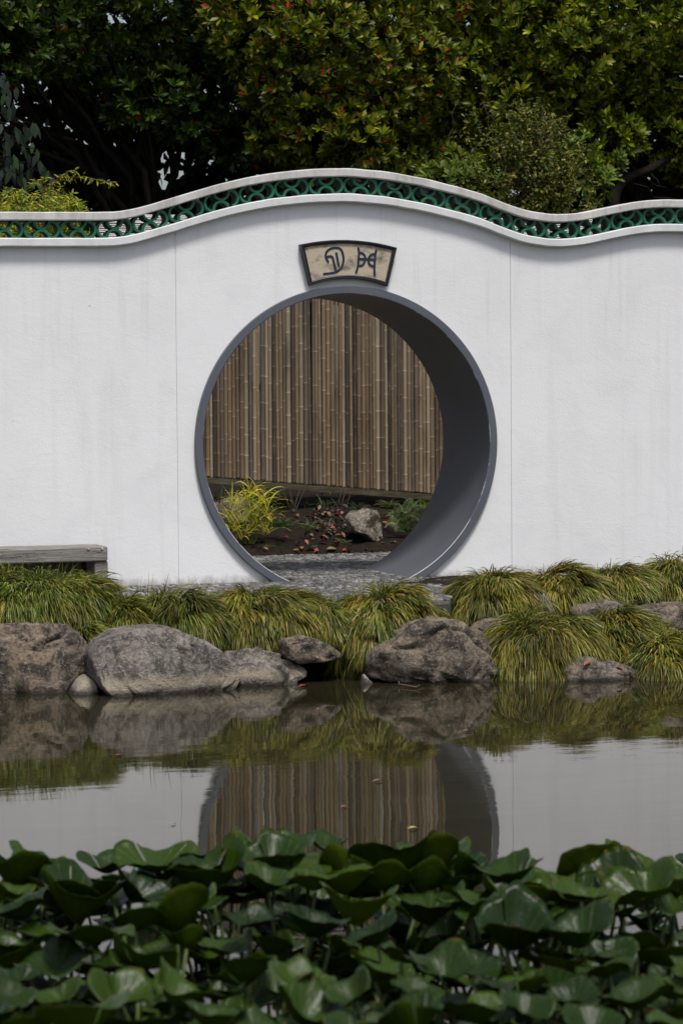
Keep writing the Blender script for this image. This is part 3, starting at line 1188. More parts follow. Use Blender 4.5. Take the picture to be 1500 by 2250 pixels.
rock('boulder', [(470, 1440), (510, 1422), (560, 1420), (600, 1434), (640, 1455), (664, 1471), (656, 1484), (637, 1492), (632, 1512), (612, 1545), (490, 1550), (455, 1510)], -2.12, 0.36,
     MAT['rock_a'], 'low grey boulder with a pointed right nose beside the largest boulder', group=ROCKG, seed=4, rough=0.04, flat=0.35)
rock('boulder', [(606, 1398), (655, 1390), (690, 1399), (725, 1420), (750, 1441), (705, 1452), (650, 1456), (612, 1440)], -2.18, 0.22, MAT['rock_b'],
     'dark overhanging rock ledge under the grass above the black hollow', group=ROCKG, seed=5, rough=0.03)
rock('boulder', [(797, 1458), (808, 1432), (850, 1402), (888, 1367), (928, 1358), (985, 1362), (1001, 1364), (1013, 1382), (1040, 1391), (1060, 1416), (1073, 1452), (1066, 1482), (1050, 1500), (985, 1512), (905, 1500), (830, 1494), (804, 1484)], -2.32, 0.40,
     MAT['rock_b'], 'big rounded brown boulder right of the dark hollow', group=ROCKG, seed=6, rough=0.045, flat=0.35)
rock('boulder', [(1035, 1395), (1080, 1366), (1140, 1358), (1180, 1370), (1170, 1430), (1100, 1470), (1050, 1460)], -2.05, 0.30, MAT['rock_b'],
     'half hidden grey rock between the big brown boulder and the grass', group=ROCKG, seed=7)
rock('boulder', [(1225, 1440), (1262, 1434), (1302, 1446), (1352, 1456), (1394, 1470), (1410, 1490), (1400, 1512), (1300, 1512), (1225, 1512)], -2.62, 0.28, MAT['rock_b'],
     'low flat grey rock with dark undercut at the waterline on the right', group=ROCKG, seed=8, rough=0.04)
rock('boulder', [(1245, 1335), (1300, 1318), (1345, 1320), (1380, 1335), (1375, 1370), (1255, 1370)], -1.65, 0.28, MAT['rock_b'], 'grey rock strip between the upper and lower grass mounds', group=ROCKG, seed=9)
rock('boulder', [(1405, 1345), (1450, 1330), (1500, 1326), (1580, 1335), (1580, 1420), (1450, 1420), (1410, 1390)], -2.05, 0.32, MAT['rock_b'], 'grey rock at the right edge above the corner grass tuft', group=ROCKG, seed=10)
rock('pebble', [(793, 1505), (800, 1480), (808, 1490), (818, 1500), (815, 1512), (795, 1515)], -2.42, 0.05, MAT['rock_a'], 'small grey pointed stone at the waterline by the dark hollow', 'stone', seed=11, rough=0.008)
rock('pebble', [(1066, 1502), (1070, 1486), (1080, 1482), (1094, 1488), (1096, 1502), (1085, 1506)], -2.50, 0.06, MAT['rock_a'], 'small pinkish stone at the waterline right of the brown boulder', 'stone', seed=12, rough=0.008)
rock('garden_rock', [(763, 1138), (778, 1124), (805, 1117), (828, 1122), (834, 1140), (834, 1165), (836, 1185), (826, 1198), (812, 1194), (795, 1176), (770, 1168)], 3.12, 0.16, MAT['rock_c'],
     'pale angular rock with dark patch behind the gate', seed=20, rough=0.016, box=0.5)
rock('garden_rock', [(462, 1112), (490, 1096), (530, 1093), (562, 1104), (570, 1135), (540, 1150), (480, 1150)], 3.45, 0.15, MAT['rock_b'], 'low brown stone behind the golden grass', seed=21, rough=0.016)


# ------------------------------------------------------------------ blades, leaves, foliage (vectorised)
def blades(P0, D0, Ln, Wd, grav, col, seg=5, tip=0.0, zmin=None):
    """arching strap blades: returns verts, quads, colours"""
    n = len(P0)
    p, d = P0.copy(), unit(D0)
    side = unit(np.cross(d, np.array([0, 0, 1.0])) + RNG.normal(0, 0.35, (n, 3)))
    V = []
    st = (Ln / seg)[:, None]
    for i in range(seg + 1):
        t = i / seg
        wv = (Wd * (0.65 + 0.5 * t if t < 0.5 else 0.9 * (1 - t) * 2 + 0.04))[:, None] * 0.5
        V.append(np.stack([p - side * wv, p + side * wv], 1))
        p = p + d * st
        d = d + np.array([0, 0, -1.0]) * (grav[:, None] / seg) * (0.6 + 1.0 * t)
        d = unit(d)
    V = np.stack(V, 1)                             # n, seg+1, 2, 3
    if zmin is not None:
        keep = V[:, :, 0, 2].min(1) > zmin + RNG.uniform(-.05, .04, n)
        V, col = V[keep], col[keep]
        n = len(V)
    verts = V.reshape(-1, 3)
    base = (np.arange(n) * (seg + 1) * 2)[:, None]
    q = np.concatenate([base + np.array([2 * i, 2 * i + 1, 2 * i + 3, 2 * i + 2]) for i in range(seg)], 0)
    tt = np.tile(np.repeat(np.linspace(0, 1, seg + 1), 2), n)[:, None]
    cc = np.repeat(col, (seg + 1) * 2, axis=0) * (1 + tip * (tt - 0.5))
    return verts, q, cc


LEAF_T = np.array([0, .30, .30, .30, .68, .68, .68, 1.0])
LEAF_W = np.array([0, -.26, 0, .26, -.5, 0, .5, 0])
LEAF_F = [(0, 2, 1), (0, 3, 2), (1, 2, 5), (1, 5, 4), (2, 3, 6), (2, 6, 5), (4, 5, 7), (5, 6, 7)]
OVATE_W = np.array([0, -.5, 0, .5, -.38, 0, .38, 0])


def leaves(P0, X, Nn, Ln, Wd, col, wshape=LEAF_W, fold=0.10, droop=0.12):
    n = len(P0)
    X = unit(X)
    S = unit(np.cross(Nn, X))
    U = np.cross(X, S)
    lift = np.abs(wshape) * fold * 2
    h = lift[None, :] * Wd[:, None] - (LEAF_T ** 2)[None, :] * droop * Ln[:, None]
    V = P0[:, None, :] + X[:, None, :] * (LEAF_T[None, :, None] * Ln[:, None, None]) + S[:, None, :] * (wshape[None, :, None] * Wd[:, None, None]) + U[:, None, :] * h[:, :, None]
    F = (np.arange(n) * 8)[:, None, None] + np.array(LEAF_F)[None]
    return V.reshape(-1, 3), F.reshape(-1, 3), np.repeat(col, 8, axis=0)


def palette(n, cols, w, jit=0.25):
    idx = RNG.choice(len(cols), n, p=np.array(w) / sum(w))
    c = np.array(cols)[idx]
    return np.clip(c * RNG.normal(1, jit, (n, 1)).clip(0.4, 1.8) * RNG.normal(1, 0.06, (n, 3)), 0.003, 0.9)


# ------------------------------------------------------------------ sedge mounds on the bank
SEDGE = [(0.150, 0.150, 0.020), (0.082, 0.096, 0.013), (0.250, 0.215, 0.036), (0.30, 0.225, 0.095), (0.036, 0.052, 0.009)]
SEDGE_W = [4, 3.0, 3.4, 1.7, 2.6]


def sedge(x0, x1, top, bot, Y, nb, label, ry=0.34, lean=(0.0, -0.25), straw=None, upright=0, Ls=(0.10, 0.20), green=0.0):
    a, b_ = at(x0, (top + bot) / 2, Y=Y), at(x1, (top + bot) / 2, Y=Y)
    zt, zb = at((x0 + x1) / 2, top, Y=Y)[2], at((x0 + x1) / 2, bot, Y=Y)[2]
    cx, rx = (a[0] + b_[0]) / 2, (b_[0] - a[0]) / 2
    slope_ = (b_[2] - a[2]) / (b_[0] - a[0])
    H_ = zt - zb
    t = thing('sedge_mound', (cx, Y, zb), label, 'grass', 'sedge mounds on the pond bank')
    # core of matted roots
    v, f = [], []
    crx, cry, crz = rx * 0.97, ry * 1.05, H_ * 0.80
    nt, nf = 28, 12
    for j in range(nf + 1):
        ph = math.pi * j / nf
        for i in range(nt):
            th = 2 * math.pi * i / nt
            q = Vector((crx * math.sin(ph) * math.cos(th), cry * math.sin(ph) * math.sin(th), crz * math.cos(ph) * (1 if ph < 1.57 else 0.35))) * 0.8
            q *= 1 + 0.16 * noise.noise(q * 6 + Vector((cx, Y, 0)))
            v.append((cx + q.x, Y + q.y, zb + q.z + 0.03))
    for j in range(nf):
        for i in range(nt):
            f.append((j * nt + i, (j + 1) * nt + i, (j + 1) * nt + (i + 1) % nt, j * nt + (i + 1) % nt))
    mesh_obj('root_mat', v, f, MAT['bank'], t, smooth=True)
    # tufts: blades spring from a few crowns and comb downhill
    nc = max(20, int(rx * 150))
    n = int(nb * 3.6)
    ctr = np.array([cx, Y, zb + 0.02])
    rad3 = np.array([crx, cry, crz])
    th = np.where(RNG.uniform(0, 1, n) < 0.72, RNG.uniform(math.pi, 2 * math.pi, n), RNG.uniform(0, math.pi, n))
    cosp = 1 - RNG.uniform(0, 0.97, n)
    ct = RNG.uniform(math.pi * 0.9, 2.1 * math.pi, nc)
    cc_ = RNG.uniform(0.08, 1.0, nc)

    def dome(t_, c_):
        s__ = np.maximum(0, 1 - c_ ** 2) ** 0.36                  # flat topped, steep sided
        q_ = np.stack([s__ * np.cos(t_), s__ * np.sin(t_), c_], 1) * rad3 + ctr
        lump = np.sin(q_[:, 0] * 11 + cx * 5) * np.cos(q_[:, 1] * 9 + Y * 3) * 0.12 + np.sin(q_[:, 0] * 23 + 1.7) * 0.05
        q_[:, 2] += lump * crz * np.maximum(c_, 0)
        return q_
    root, crowns = dome(th, cosp), dome(ct, cc_)
    near_ = np.argmin(((root[:, None, :] - crowns[None]) ** 2).sum(-1), 1)
    mixk = RNG.uniform(0.0, 0.5, n)[:, None]
    root = root * (1 - mixk) + crowns[near_] * mixk
    tl = RNG.normal(0, 0.34, (nc, 2))
    L_ = RNG.uniform(Ls[0], Ls[1], n) * RNG.choice([0.75, 1.0, 1.15], nc)[near_]
    Wd = RNG.uniform(0.0048, 0.0088, n)
    col = palette(n, SEDGE, SEDGE_W, 0.20)
    tc = RNG.normal(1, 0.22, nc).clip(0.5, 1.6)
    yl = RNG.normal(1, 0.07, (nc, 1)).clip(.82, 1.18)
    col = col * tc[near_][:, None] * np.concatenate([yl, np.ones((nc, 1)), 1 / yl], 1)[near_]
    if green:
        col = col * np.array([1 - 0.30 * green, 1, 1 - 0.1 * green])
    lift0 = RNG.uniform(0.10, 0.65, n) + np.where(RNG.uniform(0, 1, n) < 0.03, 0.5, 0)
    side_j = RNG.normal(0, 0.28, (n, 2)) + tl[near_]
    seg = 6
    p = root.copy()
    C_l = []
    for k in range(seg + 1):
        t_ = k / seg
        C_l.append(p.copy())
        nn = unit((p - ctr) / rad3 ** 2)
        dn = np.array([0, 0, -1.0]) + nn * nn[:, 2:3]
        hz = np.stack([nn[:, 0] * 0.40 + 0.10 + lean[0] * 1.5 + side_j[:, 0], nn[:, 1] * 0.35 + lean[1] * 1.7 + side_j[:, 1] * 0.5, np.zeros(n)], 1)
        d = unit(dn * (0.45 + 0.9 * t_) + hz * (0.75 - 0.45 * t_) + nn * (lift0 * (1 - 1.25 * t_))[:, None])
        p = p + d * (L_ / seg)[:, None]
    Cl = np.stack(C_l, 1)
    keep = Cl[:, :, 2].min(1) > zb - 0.05 + RNG.uniform(-.07, .03, n)
    Cl, col, Wd = Cl[keep], col[keep], Wd[keep]
    n = len(Cl)
    tg_ = unit(Cl[:, 1] - Cl[:, 0])
    sd_ = unit(np.cross(tg_, unit((Cl[:, 2] - ctr) / rad3 ** 2)) + RNG.normal(0, 0.35, (n, 3)))
    prof_ = np.array([0.7, 0.95, 1.0, 0.95, 0.8, 0.5, 0.06])
    wv = Wd[:, None, None] * prof_[None, :, None] * 0.5
    V = np.stack([Cl - sd_[:, None] * wv, Cl + sd_[:, None] * wv], 2).reshape(-1, 3)
    base_ = (np.arange(n) * (seg + 1) * 2)[:, None]
    Q = np.concatenate([base_ + np.array([2 * k, 2 * k + 1, 2 * k + 3, 2 * k + 2]) for k in range(seg)], 0)
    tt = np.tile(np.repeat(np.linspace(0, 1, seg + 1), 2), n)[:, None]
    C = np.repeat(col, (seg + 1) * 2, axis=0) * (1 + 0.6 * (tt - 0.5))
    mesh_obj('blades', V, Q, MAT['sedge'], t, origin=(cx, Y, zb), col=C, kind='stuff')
    if upright:
        n = upright
        r0 = np.stack([RNG.uniform(cx - crx * .8, cx + crx * .6, n), Y + RNG.uniform(-0.05, 0.2, n), np.full(n, zb + crz * 0.85)], 1)
        d = np.stack([RNG.normal(0.1, 0.35, n), RNG.normal(-.05, 0.25, n), np.full(n, 1.0)], 1)
        V, Q, C = blades(r0, d, RNG.uniform(0.14, 0.26, n), RNG.uniform(.004, .007, n), RNG.uniform(0.2, 1.0, n), palette(n, SEDGE[:2], [1, 1]), 5)
        mesh_obj('upright_blades', V, Q, MAT['sedge'], t, origin=(cx, Y, zb), col=C, kind='stuff')
    if straw:
        sx0, sx1, st_, sb = straw
        n = 420
        A_, B_ = at(sx0, st_, Y=Y - ry * 0.80), at(sx1, sb, Y=Y - ry * 0.80)
        r0 = np.stack([RNG.uniform(A_[0], B_[0], n), np.full(n, Y - ry * 0.80) + RNG.uniform(-.06, .06, n), RNG.uniform(B_[2] + 0.06, A_[2], n)], 1)
        d = np.stack([RNG.normal(0, 0.25, n), RNG.normal(-.3, .15, n), np.full(n, -0.5)], 1)
        V, Q, C = blades(r0, d, RNG.uniform(0.08, 0.2, n), RNG.uniform(.003, .006, n), RNG.uniform(1, 2.5, n), palette(n, [(0.27, 0.22, 0.17), (0.17, 0.13, 0.10), (0.36, 0.31, 0.25)], [2, 2, 1]), 5)
        mesh_obj('dead_thatch', V, Q, MAT['sedge'], t, origin=(cx, Y, zb), col=C, kind='stuff')
    return t


sedge(-97, 267, 1266, 1385, -1.62, 4200, 'shaggy green grass mound in front of the timber bench at left', straw=(90, 225, 1325, 1372), upright=130, green=0.5)
sedge(215, 329, 1326, 1395, -1.78, 1300, 'small drooping grass tuft between the bench mound and the next mound', ry=0.24, green=0.4, Ls=(.09, .17))
sedge(286, 519, 1306, 1410, -1.80, 2900, 'low green grass mound above the largest grey boulder', ry=0.30, lean=(0.15, -.25), upright=30, green=0.45)
sedge(455, 705, 1284, 1418, -1.80, 4300, 'wide yellow green grass mound below the left foot of the gate', lean=(0.2, -.25))
sedge(641, 799, 1322, 1402, -1.85, 1900, 'drooping grass dip between two mounds over the dark hollow', ry=0.26, lean=(0.15, -.2), green=0.3)
sedge(734, 964, 1287, 1440, -1.95, 4000, 'domed grass mound behind the big brown boulder in front of the gate', lean=(0.02, -.2), upright=40)
sedge(748, 816, 1399, 1478, -1.98, 420, 'dark trailing grass hanging beside the big brown boulder', ry=0.12, green=0.6, Ls=(.12, .22))
sedge(972, 1193, 1256, 1385, -1.45, 3600, 'rounded grass mound at the right foot of the gate', straw=(1080, 1200, 1305, 1345), lean=(-0.05, -.25))
sedge(1139, 1331, 1249, 1350, -1.30, 2900, 'grass mound along the wall foot right of the gate', lean=(0.15, -.25), ry=0.3)
sedge(1275, 1440, 1244, 1340, -1.20, 2300, 'grass mound along the wall next to the right edge', lean=(0.1, -.25), ry=0.3)
sedge(1389, 1581, 1229, 1345, -1.15, 2500, 'tallest wall side grass mound cut by the right edge', ry=0.3)
sedge(1063, 1315, 1349, 1500, -2.30, 4300, 'big shaggy grass mound hanging into the water right of the brown boulder', lean=(0.0, -.25), Ls=(.12, .23))
sedge(1242, 1458, 1342, 1460, -2.22, 3300, 'combed grass mound above the low flat rock', lean=(0.25, -.25))
sedge(1359, 1551, 1402, 1505, -2.55, 2900, 'grass tuft in the corner at the right waterline', lean=(0.05, -.25))
sedge(146, 219, 1382, 1420, -1.95, 420, 'little grass tuft in the cleft between the two left boulders', ry=0.14, green=0.5, Ls=(.1, .2))

# ------------------------------------------------------------------ planting behind the gate
GOLD = [(0.66, 0.56, 0.05), (0.50, 0.47, 0.045), (0.22, 0.30, 0.03), (0.78, 0.66, 0.18)]
t = thing('golden_grass', at(545, 1190, Y=2.95), 'bright yellow striped grass plant behind the left of the gate', 'plant')
P0, D0, C0, L0 = [], [], [], []
for (a, c) in [(552, 1082), (575, 1098), (545, 1096), (588, 1106), (566, 1116), (530, 1112), (550, 1124), (585, 1128), (512, 1110), (560, 1140), (535, 1142), (595, 1150), (520, 1152), (560, 1160), (545, 1170), (585, 1168), (510, 1168), (530, 1180), (505, 1140)]:
    p = at(a, c + 2, Y=2.95 + RNG.uniform(-.1, .12))
    k = 20
    th = RNG.uniform(0, 2 * math.pi, k)
    for q in th:
        P0.append(p + RNG.normal(0, .012, 3))
        D0.append((math.cos(q) * 0.9, math.sin(q) * 0.6 - 0.1, RNG.uniform(0.5, 1.6)))
        L0.append(RNG.uniform(0.11, 0.26))
n = len(P0)
V, Q, C = blades(np.array(P0), np.array(D0), np.array(L0), RNG.uniform(.005, .009, n), RNG.uniform(1.0, 2.6, n), palette(n, GOLD, [3, 2, 2, 1.3], .15), 6)
mesh_obj('blades', V, Q, MAT['soft'], t, origin=at(545, 1190, Y=2.95), col=C, kind='stuff')
b = MB()
for (a, c) in [(552, 1082), (575, 1098), (530, 1112), (585, 1128), (560, 1140), (520, 1152)]:
    p, q = at(545 + (a - 545) * .3, 1195, Y=2.98), at(a, c + 6, Y=2.96)
    b.tube([p, (p + q) / 2 + np.array([0.01, 0, 0]), q], [0.006, 0.005, 0.003], 6)
b.build('stems', MAT['stalk'], t)


def tuft(name, px_, py_, Y, n, L_, label, cols, up=0.8, wd=(.004, .008), cat='plant', group=None, spread=0.02, grav=(0.8, 2.2)):
    p = at(px_, py_, Y=Y)
    th = RNG.uniform(0, 2 * math.pi, n)
    d = np.stack([np.cos(th), np.sin(th) * .8, RNG.uniform(up * .5, up * 1.5, n)], 1)
    r0 = p + RNG.normal(0, spread, (n, 3)) * np.array([1, 1, 0.2])
    V, Q, C = blades(r0, d, RNG.uniform(L_ * .6, L_, n), RNG.uniform(*wd, n), RNG.uniform(*grav, n), palette(n, cols, [1] * len(cols)), 6)
    return tag(mesh_obj(name, V, Q, MAT['soft'], origin=p, col=C), label, cat, group)


DG = [(0.028, 0.066, 0.016), (0.045, 0.09, 0.022), (0.02, 0.045, 0.014)]
MG = [(0.07, 0.11, 0.03), (0.05, 0.085, 0.02), (0.16, 0.15, 0.06)]
SG = 'green tufts behind the gate'
tuft('grass_tuft', 617, 1158, 3.02, 90, 0.17, 'dense dark green tuft just right of the golden grass', DG, 0.9, group=SG, spread=0.03)
tuft('grass_tuft', 676, 1165, 3.05, 45, 0.16, 'thin green tuft with dry tips left of the leaf litter', MG, 1.3, group=SG)
tuft('grass_tuft', 785, 1118, 3.30, 50, 0.15, 'green tuft directly behind the pale angular rock', DG, 0.8, group=SG)
tuft('grass_tuft', 850, 1115, 3.32, 60, 0.16, 'arching green tuft right behind the pale angular rock', MG, 0.9, group=SG)
tuft('grass_tuft', 925, 1118, 3.25, 110, 0.17, 'bright green tuft at the right edge of the gate view', [(0.09, 0.14, 0.02), (0.06, 0.11, 0.02), (0.03, 0.06, 0.015)], 0.9, group=SG, spread=0.05)
tuft('grass_tuft', 890, 1165, 3.05, 70, 0.13, 'low green tuft below the pale fern', DG, 0.8, group=SG, spread=0.04)
tuft('grass_tuft', 480, 1105, 3.35, 22, 0.26, 'sparse arching grey green tuft at the left edge of the gate view', [(0.06, 0.08, 0.04), (0.04, 0.06, 0.03)], 1.2, group=SG)
tuft('grass_tuft', 585, 1205, 2.90, 18, 0.10, 'tiny yellow green tuft on the soil by the path', MG, 0.7, group=SG, spread=0.008)
tuft('grass_tuft', 712, 1112, 3.40, 40, 0.15, 'dark tuft in the shade above the leaf litter', DG, 0.9, group=SG, spread=0.04)
tuft('grass_tuft', 560, 1110, 3.40, 40, 0.2, 'dark tuft in the shade behind the golden grass', DG, 1.0, group=SG, spread=0.05)
tuft('grass_tuft', 752, 1190, 2.95, 26, 0.06, 'tiny green seedling patch at the foot of the angular rock', MG, 0.6, group=SG, spread=0.03)
tuft('grass_tuft', 868, 1135, 3.22, 70, 0.15, 'mid green tuft between the angular rock and the fern', MG, 0.9, group=SG, spread=0.04)
tuft('grass_tuft', 915, 1148, 3.10, 80, 0.14, 'dark green tuft against the right side of the gate below the bright tuft', DG, 0.9, group=SG, spread=0.05)
tuft('dry_stalks', 648, 1120, 3.45, 14, 0.26, 'bare dry stalks standing in the dark under the fence', [(0.16, 0.13, 0.09), (0.10, 0.08, 0.05)], 2.4, (.003, .005), 'stalks', None, 0.06, (0.1, 0.6))
tuft('dry_stalks', 745, 1118, 3.42, 16, 0.24, 'tangled dry stalks above the leaf litter', [(0.14, 0.11, 0.08), (0.08, 0.06, 0.04)], 1.6, (.003, .005), 'stalks', None, 0.05, (0.1, 0.9))
P0 = np.array([at(640, 1152, Y=3.0)])
V, Q, C = blades(P0, np.array([[0.9, -.35, 0.12]]), np.array([0.26]), np.array([0.013]), np.array([1.1]), np.array([[0.34, 0.31, 0.20]]), 8)
tag(mesh_obj('dry_strap_leaf', V, Q, MAT['dry'], col=C), 'single long pale dry strap leaf lying down the soil slope', 'leaf')

# fern
fr = at(880, 1165, Y=3.1)
fern = thing('fern', fr, 'pale green fern with feathery fronds right of the angular rock', 'fern')
for k, (tx, ty) in enumerate([(868, 1100), (905, 1088), (935, 1105), (850, 1125), (890, 1120), (925, 1140), (870, 1150), (910, 1160), (845, 1150)]):
    e = at(tx, ty, Y=3.05 + RNG.uniform(-.12, .05))
    pts = []
    for s_ in np.linspace(0, 1, 9):
        q = fr * (1 - s_) + e * s_
        q[2] += 0.05 * math.sin(s_ * math.pi) - 0.03 * s_ * s_
        pts.append(q)
    P0, X0, L0 = [], [], []
    dirv = unit(e - fr)
    sd = unit(np.cross(dirv, np.array([0, -1.0, 0.2])))
    for i in range(26):
        s_ = 0.15 + 0.85 * i / 26
        q = np.array([np.interp(s_, np.linspace(0, 1, 9), [p[j] for p in pts]) for j in range(3)])
        for sg in (1, -1):
            P0.append(q)
            X0.append(sd * sg + dirv * 0.45 + np.array([0, -.1, -.15]))
            L0.append(0.055 * (1 - s_) ** 0.6 + 0.008)
    n = len(P0)
    V, F, C = leaves(np.array(P0), np.array(X0), np.tile(np.array([0, -.7, .7]), (n, 1)), np.array(L0), np.array(L0) * .28, palette(n, [(0.13, 0.16, 0.06), (0.09, 0.13, 0.04), (0.19, 0.20, 0.10)], [2, 2, 1], .15), OVATE_W)
    mesh_obj('frond', V, F, MAT['soft'], fern, col=C)

# fallen leaves: on the soil, one by one
lv_, lf_ = [], []
for j, (tt, ww) in enumerate([(0, .02), (.2, .30), (.45, .46), (.7, .36), (.9, .14), (1, .01)]):
    lift = 0.09 * math.sin(tt * 3.0) - 0.03 * tt
    lv_ += [(tt - .5, -ww * .5, lift + 0.10 * ww), (tt - .5, 0, lift - 0.03), (tt - .5, ww * .5, lift + 0.14 * ww)]
for j in range(5):
    a = j * 3
    lf_ += [(a, a + 3, a + 4, a + 1), (a + 1, a + 4, a + 5, a + 2)]
DRY = [('red', (0.34, 0.045, 0.035)), ('rust', (0.30, 0.11, 0.055)), ('tan', (0.24, 0.15, 0.09)), ('brown', (0.12, 0.075, 0.05)), ('dark', (0.055, 0.037, 0.028)), ('yellow', (0.45, 0.36, 0.14)), ('grey', (0.17, 0.13, 0.11))]
LM = {}
for nm, c in DRY:
    me = bpy.data.meshes.new('fallen_leaf')
    me.from_pydata(lv_, [], lf_)
    me.materials.append(m_simple('fallen_leaf_' + nm, c, tuple(q * 0.6 for q in c), 30, 0.6, 0.3))
    me.polygons.foreach_set('use_smooth', [True] * len(lf_))
    LM[nm] = me


def fallen(p, ln, colr, label, group=None, tilt=0.5, rz=None):
    o = bpy.data.objects.new('fallen_leaf', LM[colr])
    link(o, None, p)
    o.scale = (ln, ln, ln)
    o.rotation_euler = (random.uniform(-tilt, tilt), random.uniform(-tilt, tilt), rz if rz is not None else random.uniform(0, 6.28))
    return tag(o, label, 'leaf', group)


def on_soil(px_, py_, lift=0.012):
    """walk along the view ray until it meets the soil slope"""
    d = ray(px_, py_)
    for t_ in np.arange(19.0, 26.0, 0.01):
        p = CAM + d * t_
        if p[1] > 2.6 and p[2] < rear_z(p[0], p[1]):
            p[2] = rear_z(p[0], p[1]) + lift
            return p
    return CAM + d * 22


lr = random.Random(31)
for i in range(150):
    a, c = lr.gauss(712, 34), lr.gauss(1152, 27)
    if not (640 < a < 770 and 1088 < c < 1215):
        continue
    k = lr.choices(['brown', 'dark', 'tan', 'rust', 'grey', 'red'], [4, 4.5, 2.0, 1.0, 2.5, 0.4])[0]
    fallen(on_soil(a, c, 0.015 + lr.uniform(0, .02)), lr.uniform(0.035, 0.068), k, 'curled dead leaf in the brown and red leaf litter left of the angular rock', 'leaf litter on the soil behind the gate', 0.8)
for i in range(26):
    a, c = lr.uniform(560, 940), lr.uniform(1180, 1216)
    fallen(on_soil(a, c), lr.uniform(0.035, 0.07), lr.choice(['rust', 'brown', 'tan', 'red', 'dark']), 'small fallen leaf scattered on the soil edge along the path', 'leaves scattered along the path edge', 0.4)
for a, c, k, L_, lab in [(710, 1196, 'red', .09, 'bright red fallen leaf standing on the soil left of the rock'), (742, 1200, 'rust', .10, 'large rust coloured fallen leaf below the litter'), (848, 1156, 'rust', .085, 'pinkish fallen leaf just right of the angular rock'),
                         (845, 1140, 'rust', .07, 'upright rust leaf between the angular rock and the fern'), (663, 1209, 'rust', .07, 'orange fallen leaf at the path edge'), (556, 1207, 'rust', .06, 'orange fallen leaf under the golden grass'),
                         (572, 1193, 'rust', .08, 'dead rust leaf hanging under the golden grass'), (695, 1218, 'red', .05, 'small scarlet leaf on the far edge of the path'), (600, 1105, 'red', .08, 'dark red leaf in the shade behind the golden grass'),
                         (728, 1213, 'tan', .09, 'long tan fallen leaf along the path edge'), (650, 1214, 'rust', .05, 'small orange leaf standing at the path edge left of centre')]:
    fallen(on_soil(a, c, 0.02), L_, k, lab)

# leaves afloat on the pond
for a, c, k, L_, lab in [(666, 1508, 'red', .075, 'scarlet leaf floating at the mouth of the dark hollow'), (830, 1716, 'tan', .06, 'tan leaf floating over the reflection of the fence'), (756, 1772, 'rust', .035, 'tiny orange leaf floating mid pond'),
                         (908, 1820, 'yellow', .055, 'pale yellow leaf floating above the lily leaves'), (380, 1810, 'yellow', .03, 'tiny yellow speck of leaf floating on the left'), (1025, 1606, 'tan', .05, 'small tan leaf floating below the brown boulder'),
                         (262, 1659, 'rust', .04, 'small rust leaf floating on the left reflection')]:
    p = at(a, c, Z=0.004)
    fallen(p, L_, k, lab, 'leaves floating on the pond', 0.06, 0.2)
for a, c, L_, lab in [(1290, 1457, .08, 'orange leaf lying on the low flat rock'), (1360, 1468, .07, 'rust leaf beside the low flat rock')]:
    fallen(at(a, c, Y=-2.78), L_, 'rust', lab, None, 0.3)
b = MB()
p0, p1 = at(876, 1504, Z=0.012), at(915, 1510, Z=0.01)
b.tube([p0 + np.array([0, 0, 0.02]), p0, (p0 * .6 + p1 * .4), p1, p1 + np.array([0.02, 0, 0.012])], [0.004, .006, .006, .005, .003], 6)
tag(b.build('floating_twig', MAT['twig'], smooth=True), 'short brown twig floating in front of the big brown boulder', 'twig')


# ------------------------------------------------------------------ water lilies in front
def lily_mesh(seed):
    r_ = random.Random(seed)
    nt, nr = 72, 8
    dep = r_.uniform(0.34, 0.78)                 # cup depth relative to the radius
    waves = [(r_.randint(2, 3), r_.uniform(.07, .16), r_.uniform(0, 6.3)), (r_.randint(4, 6), r_.uniform(.03, .075), r_.uniform(0, 6.3)), (r_.randint(8, 12), r_.uniform(.010, .024), r_.uniform(0, 6.3))]
    ell = r_.uniform(0.86, 1.0)
    notch = r_.uniform(0, 6.28)
    fold = r_.uniform(-0.18, 0.28)
    V = []
    for lay in (0, 1):
        for j in range(nr + 1):
            s_ = j / nr
            for i in range(nt + 1):
                th = notch + 0.04 + (2 * math.pi - 0.08) * i / nt
                edge = min(i, nt - i) / nt
                rad = s_ * (1 + sum(a * .35 * math.sin(k * th + p) for k, a, p in waves) - 0.22 * math.exp(-(edge / .05) ** 2) * s_)
                x_, y_ = rad * math.cos(th), rad * math.sin(th) * ell
                z_ = dep * s_ ** 1.45 + s_ ** 2.2 * sum(a * math.sin(k * th + p) for k, a, p in waves) + fold * x_ * x_ - 0.05 * s_ ** 6
                # rim rolls out a touch
                z_ -= 0.07 * max(0, s_ - 0.86) / 0.14 * (0.5 + 0.5 * math.sin(3 * th + seed))
                z_ += 0.010 * s_ * math.cos(18 * th) * (0.4 + 0.6 * s_)
                V.append((x_, y_, z_ - lay * 0.006))
    F, FM = [], []
    n = nt + 1
    K = (nr + 1) * n
    for j in range(nr):
        for i in range(nt):
            q = (j * n + i, (j + 1) * n + i, (j + 1) * n + i + 1, j * n + i + 1)
            F.append(q)
            FM.append(0)
            F.append(tuple(K + k for k in q[::-1]))
            FM.append(1)
    for i in range(nt):
        a = nr * n + i
        F.append((a, K + a, K + a + 1, a + 1))
        FM.append(1)
    me = bpy.data.meshes.new('leaf')
    me.from_pydata(V, [], F)
    me.materials.append(MAT['lily_t'])
    me.materials.append(MAT['lily_u'])
    me.polygons.foreach_set('material_index', FM)
    me.polygons.foreach_set('use_smooth', [True] * len(F))
    return me


